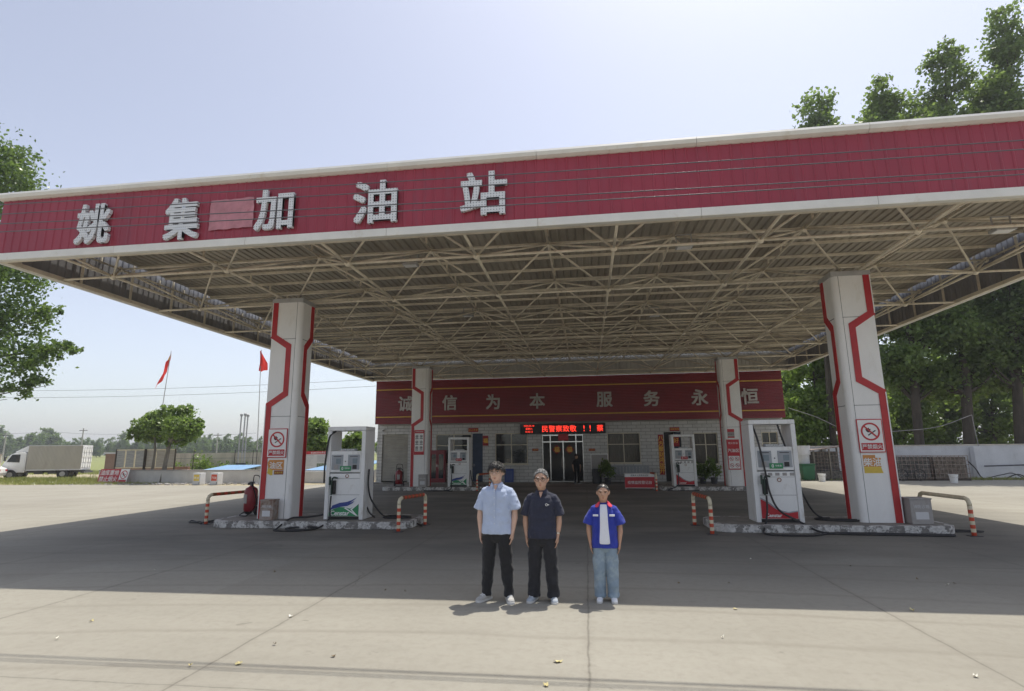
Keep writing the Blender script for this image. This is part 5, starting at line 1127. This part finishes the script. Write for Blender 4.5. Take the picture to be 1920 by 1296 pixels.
def person(label, x, y, H, k):
    """figure facing the camera side (-y), arms hanging; all measures for 1.75 m, scaled to H"""
    t = k.get; s = H/1.75; sh = t('shoulder', .19); st = t('stance', .12); ch = t('girth', 1.0); rz = t('rz', 0)
    fx = t('foot_out', 18); hip = .095
    o = mb(); hy = t('head_y', -.015); HX = 1.17
    # head and neck
    jaw = t('jaw', 1.0)
    o.rings([(0, hy-.045, 1.520, .022, .022), (0, hy-.042, 1.528, .036*jaw, .038), (0, hy-.03, 1.545, .050*jaw, .062), (0, hy-.018, 1.572, .062*jaw, .080), (0, hy-.008, 1.605, .070, .091), (0, hy, 1.645, .0745, .097), (0, hy+.004, 1.685, .0755, .098), (0, hy+.006, 1.715, .066, .086), (0, hy+.006, 1.738, .045, .060), (0, hy+.006, 1.748, .02, .03)], 24)
    o.tube([(0, .02, 1.40), (0, .015, 1.47), (0, hy+.012, 1.56), (0, hy+.01, 1.62)], [.075, .056, .053, .055], 16, ry=[.075, .058, .056, .06])
    o.tube([(0, hy-.090, 1.652), (0, hy-.102, 1.63), (0, hy-.113, 1.607), (0, hy-.104, 1.598), (0, hy-.085, 1.597)], [.009, .011, .014, .015, .010], 8)
    for q in (-1, 1):
        o.ball((q*.014, hy-.100, 1.602), .009, 8)
        o.tube([(q*.073, hy+.015, 1.60), (q*.083, hy+.022, 1.63), (q*.082, hy+.028, 1.658)], [.008, .014, .011], 8, ry=[.012, .022, .016])
        o.ball((q*.043, hy-.066, 1.612), .022, 8); o.tube([(q*.012, hy-.093, 1.661), (q*.04, hy-.089, 1.666), (q*.062, hy-.072, 1.658)], .008, 6)
    o.tube([(-.026, hy-.079, 1.572), (0, hy-.089, 1.573), (.026, hy-.079, 1.572)], [.006, .010, .006], 8); o.tube([(-.02, hy-.082, 1.564), (0, hy-.089, 1.562), (.02, hy-.082, 1.564)], .008, 8)
    o.ball((0, hy-.066, 1.538), .022, 8)
    for i_, v_ in enumerate(o.v):
        if v_[2] > 1.50: o.v[i_] = (v_[0]*(1+(HX-1)*min(1, (v_[2]-1.5)/.05)), hy+(v_[1]-hy)*HS, 1.755+(v_[2]-1.755)*HS)
    # trunk and legs under the clothes
    o.rings([(0, 0, .82, .12, .09), (0, 0, .95, .15, .10), (0, 0, 1.1, .13, .09), (0, 0, 1.3, .145, .09), (0, .01, 1.38, .12, .07), (0, .015, 1.43, .07, .055)], 20)
    for q in (-1, 1): o.tube([(q*hip*.7, 0, .9), (q*(hip+st)*.55, 0, .5), (q*st, .02, .09), (q*st, .01, .06)], [.075, .05, .036, .035], 12)
    # arms, hands, fingers
    arm = t('arm', .235)
    for q in (-1, 1):
        A = [(q*sh*.6, .012, 1.36), (q*(sh-.012), .012, 1.32), (q*(sh+.02), .018, 1.24), (q*arm, .02, 1.12), (q*arm, .004, 1.03), (q*(arm-.012), -.02, .91), (q*(arm-.018), -.03, .865), (q*(arm-.021), -.035, .83), (q*(arm-.024), -.04, .79), (q*(arm-.027), -.042, .765)]
        o.tube(A, [.04, .042, .040, .038, .042, .030, .024, .021, .019, .014], 14, ry=[.04, .046, .044, .041, .042, .031, .030, .040, .043, .038], ref=(1, 0, 0))
        for j, (dy, L, dz) in enumerate(((-.030, .072, -.002), (-.010, .082, -.006), (.011, .077, -.004), (.029, .060, .002))):
            finger(o, (q*(arm-.027), -.043+dy, .772+dz), (-q*.10, -.10+.04*j, -1), L, .0088-.0004*j, .20, (-q*1.0, -.1, 0))
        finger(o, (q*(arm-.023), -.072, .835), (-q*.25, -.55, -.8), .068, .0105, .12, (-q*.4, .25, -.6))
    face = []
    b = o.build('person', k['skin'], None, loc=(x, y, 0), rz=rz, fix=False); b.scale = (s, s, s); tag(b, label, 'person'); remesh(b, .0062, 4, .4)
    # trousers
    o = mb(); wl = t('waist', .16); lw = t('leg', 1.0)
    o.rings([(0, 0, .725, .10*lw, .075), (0, 0, .76, .155*lw, .108), (0, 0, .86, wl+.018, .122), (0, 0, .95, wl+.008, .118), (0, 0, 1.02, wl-.004, .108), (0, 0, 1.04, wl-.005, .106)], 24)
    kn = t('knee', .075); an = t('ankle', .06)
    for q in (-1, 1): o.tube([(q*hip*.92, 0, .88), (q*(hip+(st-hip)*.15), 0, .74), (q*(hip+(st-hip)*.45), -.004, .52), (q*(hip+(st-hip)*.7), .008, .30), (q*st*.995, .018, .13), (q*st, .012, t('cuff', .075)), (q*st, .012, t('cuff', .075)-.015)], [.098*lw, .095*lw, kn*1.02, kn*.93, an*1.0, an*1.05, an*1.02], 18, ry=[.108, .105, kn*1.08, kn, an*1.12, an*1.18, an*1.15], ref=(1, 0, 0))
    remesh(o.build('trousers', k['trousers'], b, fix=False), .0075, 3, .4, .036)
    # shirt or jacket with short sleeves
    hem = t('hem', .90); sl = t('sleeve', 1.15); fl = t('flare', 1.0)
    o = mb()
    o.rings([(0, 0, hem, (wl+.056)*ch, .145*ch), (0, 0, hem+.08, (wl+.052)*ch, .143*ch), (0, 0, 1.08, (wl+.036)*ch, .130*ch), (0, 0, 1.2, (wl+.034)*ch, .128*ch), (0, 0, 1.30, sh*.93, .125), (0, .008, 1.375, sh*.86, .112), (0, .014, 1.42, sh*.66, .088), (0, .018, 1.45, sh*.44, .070), (0, .018, 1.468, .070, .066)], 26)
    for q in (-1, 1):
        o.tube([(q*sh*.5, .012, 1.395), (q*sh*.84, .012, 1.372), (q*(sh+.002), .012, 1.32), (q*(sh+.024*fl), .015, 1.23), (q*(sh+.042*fl), .018, sl+.01), (q*(sh+.044*fl), .018, sl)], [.045, .058, .062, .062*fl, .066*fl, .064*fl], 18, ry=[.05, .068, .074, .078*fl, .084*fl, .082*fl], ref=(1, 0, 0))
    top = remesh(o.build(t('top_name', 'shirt'), k['shirt'], b, fix=False), .0075, 4, .45, .04)
    if t('collar'):
        o = mb(); cs = t('collar_size', 1.0)
        for q in (-1, 1) if cs == 1 else (): o.add([(q*.022, -.068, 1.455), (q*.060, -.042, 1.492), (q*.074, .0, 1.497), (q*.094, -.015, 1.458), (q*.080, -.074, 1.420), (q*.034, -.098, 1.405)], [(0, 1, 4, 5), (1, 2, 3, 4)]); o.add([(q*.074, 0, 1.497), (q*.05, .07, 1.502), (0, .085, 1.503), (0, .095, 1.462), (q*.06, .085, 1.460), (q*.092, -.015, 1.462)], [(0, 1, 4, 5), (1, 2, 3, 4)])
        if cs > 1:
            for q in (-1, 1): o.add([(q*.042, -.085, 1.472), (q*.072, -.012, 1.505), (q*.122, -.012, 1.466), (q*.155, -.074, 1.402), (q*.085, -.128, 1.396), (0, .09, 1.503), (0, .10, 1.455)], [(0, 1, 2, 3), (0, 3, 4), (1, 5, 6, 2)])
        cs = 1.0
        o.v = [(v_[0]*cs, v_[1]*(1+(cs-1)*.5), 1.49+(v_[2]-1.49)*cs) for v_ in o.v]
        c = o.build('collar', k['collar'], b, fix=False); sd = c.modifiers.new('s', 'SOLIDIFY'); sd.thickness = .008; ss = c.modifiers.new('ss', 'SUBSURF'); ss.levels = ss.render_levels = 1
    if t('open_neck'): mb().prism([(-.026, 1.462), (.026, 1.462), (.014, 1.41), (0, 1.372), (-.014, 1.41)], -.004, .004, m=Matrix.Translation((0, -.086, 1.415))@Matrix.Rotation(R(-33), 4, 'X')@Matrix.Translation((0, 0, -1.415))).build('open_neck', k['skin'], b)
    # shoes
    for q in (-1, 1):
        a = R(fx)*q; o = mb(); cz = Matrix.Translation((q*st, .02, 0))@Matrix.Rotation(a, 4, 'Z')
        pts = [(0, .075, .045), (0, .05, .055), (0, .0, .058), (0, -.06, .046), (0, -.12, .036), (0, -.165, .030), (0, -.19, .026)]
        o.tube([cz@Vector(p) for p in pts], [.045, .052, .05, .042, .034, .028, .015], 14, ry=[.03, .038, .042, .046, .048, .044, .025], ref=(0, 0, 1)); o.tube([cz@Vector((0, .03, .04)), cz@Vector((0, .03, .105))], [.045, .042], 14)
        f = remesh(o.build('shoe', k['shoe'], b, fix=False), .006, 3, .4)
        out = [(.034*math.cos(R(i*15)), .07+.03*math.sin(R(i*15))) for i in range(13)]+[(-.043, -.06), (-.05, -.12)]+[(-.046*math.cos(R(i*18)), -.15-.052*math.sin(R(i*18))) for i in range(11)]+[(.05, -.12), (.043, -.06)]
        mb().prism(out, .0, .026, m=cz, plane='xy').build('sole', m_sole, f, bevel=.004); mb().tube([cz@Vector((-.03, -.06, .085)), cz@Vector((.03, -.075, .08)), cz@Vector((-.03, -.095, .075)), cz@Vector((.028, -.11, .068))], .005, 6).build('laces', m_shoew, f, fix=False)
    # hair: a scalp cap a few millimetres thick and many separate locks
    hm = k['hair']; hs = t('hair_style', 'short'); rg = np.random.default_rng(int(H*1000)); o = mb()
    front = {'short': .062, 'grey': .078, 'tied': .082}[hs]
    def scalp(th, ph, lift=0):
        # ph 0 at the crown to pi/2 at ear height
        x_ = math.cos(th)*math.sin(ph)*(.0785+lift); y_ = math.sin(th)*math.sin(ph)*(.1015+lift); z_ = 1.655+math.cos(ph)*(.098+lift)
        return Vector((x_, hy+.004+y_, z_))
    def edge(th):   # how far down the hair grows: short above the face, long at the back
        f = -math.sin(th)   # 1 front
        return {'short': 1.66, 'grey': 1.60, 'tied': 1.62}[hs]-max(0, f)**1.5*{'short': .62, 'grey': .86, 'tied': .66}[hs]+max(0, -f)*.38
    vs = []; nt_, np_ = 30, 9
    for j in range(np_+1):
        for i in range(nt_): th = 2*math.pi*i/nt_; vs.append(scalp(th, max(.02, edge(th)*j/np_), .005))
    o.add(vs, [(j*nt_+i, j*nt_+(i+1) % nt_, (j+1)*nt_+(i+1) % nt_, (j+1)*nt_+i) for j in range(np_) for i in range(nt_)])
    nl = {'short': 760, 'grey': 620, 'tied': 520}[hs]; whorl = Vector((0.012, hy+.045, 0))
    for _ in range(nl):
        th = rg.uniform(0, 6.283); u = rg.uniform(.02, 1)**.6; ph = edge(th)*u; p0 = scalp(th, ph, .002)
        if hs == 'tied':
            q_ = Vector((0, hy+.115, 1.64)); P_ = [scalp(th, ph, .004), scalp(th, ph, .007)*.55+q_*.45+Vector((np.sign(p0.x)*.018, 0, .012)), q_]
            if p0.y > hy+.06: continue
            o.tube(P_[:2]+[P_[1]*.4+q_*.6], [.004, .006, .003], 4); continue
        d = Vector((p0.x-whorl.x, p0.y-whorl.y, 0)); d = d.normalized() if d.length > .01 else Vector((0, -1, 0))
        f = max(0, -math.sin(th)); L_ = {'short': .042+.02*f, 'grey': .020}[hs]*rg.uniform(.6, 1.25); up_ = {'short': .007, 'grey': .014}[hs]*(1.15-.5*u)
        d2 = (d+Vector((rg.normal()*.22, rg.normal()*.22-.25, 0))).normalized(); drop = L_*.75*u**2
        p1 = p0+d2*L_*.4+Vector((0, 0, up_*rg.uniform(.5, 1.2)-drop*.25)); p2 = p0+d2*L_*.62+Vector((0, 0, up_*.4*rg.uniform(-.4, 1.4)-drop))
        o.tube([p0, p1, p2], [.0045, .005, .0012], 4)
    if hs == 'tied':
        o.ball((0, hy+.122, 1.635), .030, 10)
        for i in range(26): o.tube([(rg.normal()*.008, hy+.125, 1.635), (rg.normal()*.018, hy+.16, 1.58), (rg.normal()*.022, hy+.14, 1.49+rg.uniform(-.03, .03))], [.006, .006, .001], 4)
    h = o.build('hair', hm, b, fix=False); h.data.shade_smooth()
    # face
    for q in (-1, 1):
        e = mb().ball((q*.033, hy-.083, 1.640), .0115, 10, sc=(1.25, .7, .55)).build('eye', m_eyew, b, smooth=True); mb().ball((q*.033, hy-.0905, 1.640), .0055, 8, sc=(1, .5, 1)).build('iris', m_eye, e, smooth=True)
        mb().tube([(q*.014, hy-.1005, 1.661), (q*.034, hy-.0985, 1.667), (q*.056, hy-.083, 1.660)], [.003, .0045, .002], 6).build('eyebrow', hm if hs != 'grey' else m_hair, b, fix=False)
        mb().tube([(q*.019, hy-.094, 1.645), (q*.034, hy-.0945, 1.6475), (q*.049, hy-.084, 1.644)], .0022, 6).build('eyelid', m_hair, b, fix=False)
    mb().tube([(-.022, hy-.086, 1.5685), (-.008, hy-.0965, 1.570), (.008, hy-.0965, 1.570), (.022, hy-.086, 1.5685)], [.002, .0045, .0045, .002], 6).tube([(-.016, hy-.088, 1.562), (0, hy-.0955, 1.5605), (.016, hy-.088, 1.562)], [.002, .005, .002], 6).build('mouth', m_lip, b, fix=False)
    if t('glasses'):
        o = mb()
        for q in (-1, 1):
            o.tube([(q*.036+.026*math.cos(R(i*30))*1.0, hy-.112+.006*abs(math.cos(R(i*30))), 1.637+.019*math.sin(R(i*30))) for i in range(13)], .0022, 5); o.tube([(q*.062, hy-.108, 1.645), (q*.079, hy-.05, 1.648), (q*.083, hy+.02, 1.645)], .0022, 5)
        o.tube([(-.011, hy-.113, 1.642), (.011, hy-.113, 1.642)], .0022, 5); o.build('glasses', t('glasses'), b, fix=False)
    for c_ in b.children:
        if c_.name.split('.')[0] in ('hair', 'eye', 'eyebrow', 'eyelid', 'mouth', 'glasses'):
            for o_ in [c_]+list(c_.children):
                for v_ in o_.data.vertices: v_.co = (v_.co.x*HX, hy+(v_.co.y-hy)*HS, 1.755+(v_.co.z-1.755)*HS)
    return b, hy, s
sk1 = skinm('skin_light', (.60, .39, .29)); sk2 = skinm('skin_mid', (.53, .32, .22)); sk3 = skinm('skin_tan', (.50, .29, .19))
blue = fabric('pale_blue_cloth', (.42, .49, .64), .07); navy = fabric('navy_cloth', (.020, .023, .045), .2); blk = fabric('black_cloth', (.010, .010, .012), .25); blk2 = fabric('charcoal_cloth', (.014, .014, .018), .2)
jeans = fabric('jeans', (.22, .29, .36), .10, .85, (.30, .37, .42)); jack = fabric('work_blue', (.022, .04, .33), .12); redc = fabric('red_collar_cloth', (.75, .05, .09), .06); tee = fabric('white_tee', (.72, .73, .78), .04)
m_gl = M('glasses_frame', (.30, .22, .14), .3, .1, 5, metal=.6)
b, hy, s = person('tall man in a pale blue short sleeved shirt, black trousers and glasses', -1.24, 7.62, 1.79, dict(skin=sk1, shirt=blue, collar=blue, open_neck=True, trousers=blk, shoe=m_shoe, hair=m_hair, hair_style='short', glasses=m_gl, stance=.15, foot_out=24, hem=.835, flare=1.18, girth=1.0, shoulder=.198, arm=.238, sleeve=1.14, knee=.085, ankle=.062, rz=R(-6)))
bt = mb().box(-.012, .012, -.139, -.130, .92, 1.41); bt.build('placket', blue, b, bevel=.003)
for i in range(6): mb().tube([(0, -.138, .97+.082*i), (0, -.1425, .97+.082*i)], .0055, 8).build('button', m_shoew, b, fix=False)
b, hy, s = person('grey haired man in a dark navy polo shirt, dark trousers, glasses and a watch', -.63, 7.66, 1.68, dict(skin=sk2, shirt=navy, collar=navy, open_neck=True, trousers=blk2, shoe=m_shoeb, hair=m_ghair, hair_style='grey', glasses=m_hair, stance=.135, foot_out=14, hem=.83, flare=1.1, girth=1.02, shoulder=.198, arm=.238, sleeve=1.13, leg=1.06, knee=.092, ankle=.085, jaw=1.05, rz=R(-4)))
mb().tube([(.224, -.02, .895), (.226, -.023, .915)], .035, 16).build('watch', m_chrome, b, fix=False)
lg = mb(); lg.ring((.085, 1.285), .017, .012, -.1335, -.128, 20); lg.box(.104, .122, -.1335, -.128, 1.281, 1.289); lg.build('chest_emblem', m_white, b)
b, hy, s = person('woman in an open royal blue work jacket with red collar, white top and light jeans', .20, 7.74, 1.485, dict(skin=sk3, shirt=jack, collar=redc, trousers=jeans, shoe=m_shoew, hair=m_hair, hair_style='tied', collar_size=1.45, top_name='jacket', stance=.10, foot_out=6, hem=.79, flare=1.42, girth=1.04, shoulder=.188, arm=.245, sleeve=1.14, waist=.152, leg=1.05, knee=.098, ankle=.088, rz=R(-2), jaw=.97, head_y=-.03))
o = mb(); zs = [.855, .95, 1.05, 1.15, 1.25, 1.35, 1.455]; ws = [.092, .086, .077, .072, .070, .070, .066]; ys = [-.165, -.162, -.153, -.150, -.147, -.136, -.082]
vs = [(w_*u, y_-.008*(1-abs(u)), z) for z, w_, y_ in zip(zs, ws, ys) for u in (-1, -.5, 0, .5, 1)]
o.add(vs, [(j*5+i, j*5+i+1, j*5+i+6, j*5+i+5) for j in range(6) for i in range(4)]); q = o.build('white_top', tee, b, fix=False); q.modifiers.new('s', 'SOLIDIFY').thickness = .012; q.modifiers.new('ss', 'SUBSURF').render_levels = 1
for q in (-1, 1): mb().tube(curve([(q*w_, y_+.006, z) for z, w_, y_ in zip(zs, ws, ys)][:-1]+[(q*.06, -.085, 1.44)], 4), .011, 8).build('jacket_edge', jack, b, fix=False)
for q in (-1, 1):
    mb().box(q*.085 if q > 0 else -.17, .17 if q > 0 else -.085, -.150, -.120, 1.272, 1.300, m=Matrix.Translation((0, 0, 0))).build('reflective_strip', tee, b, bevel=.004)
b, hy, s = person('figure in dark clothes standing in the dim glass doorway', -.62, 33.1, 1.70, dict(skin=sk3, shirt=blk, collar=blk, trousers=blk, shoe=m_black, hair=m_hair, hair_style='short', stance=.11, foot_out=10, rz=R(20)))
# ------------------------------------------------------------------ haze
hz, nt, b = newmat('haze'); nt.nodes.remove(b); pv = N(nt, 'ShaderNodeVolumePrincipled'); pv.inputs['Color'].default_value = (.93, .95, 1, 1); pv.inputs['Density'].default_value = .0007; pv.inputs['Anisotropy'].default_value = .2
nt.links.new(pv.outputs[0], nt.nodes['Material Output'].inputs['Volume'])
struct(mb().box(-1600, 1600, -160, 2600, -2, 45).build('haze', hz), 'stuff')
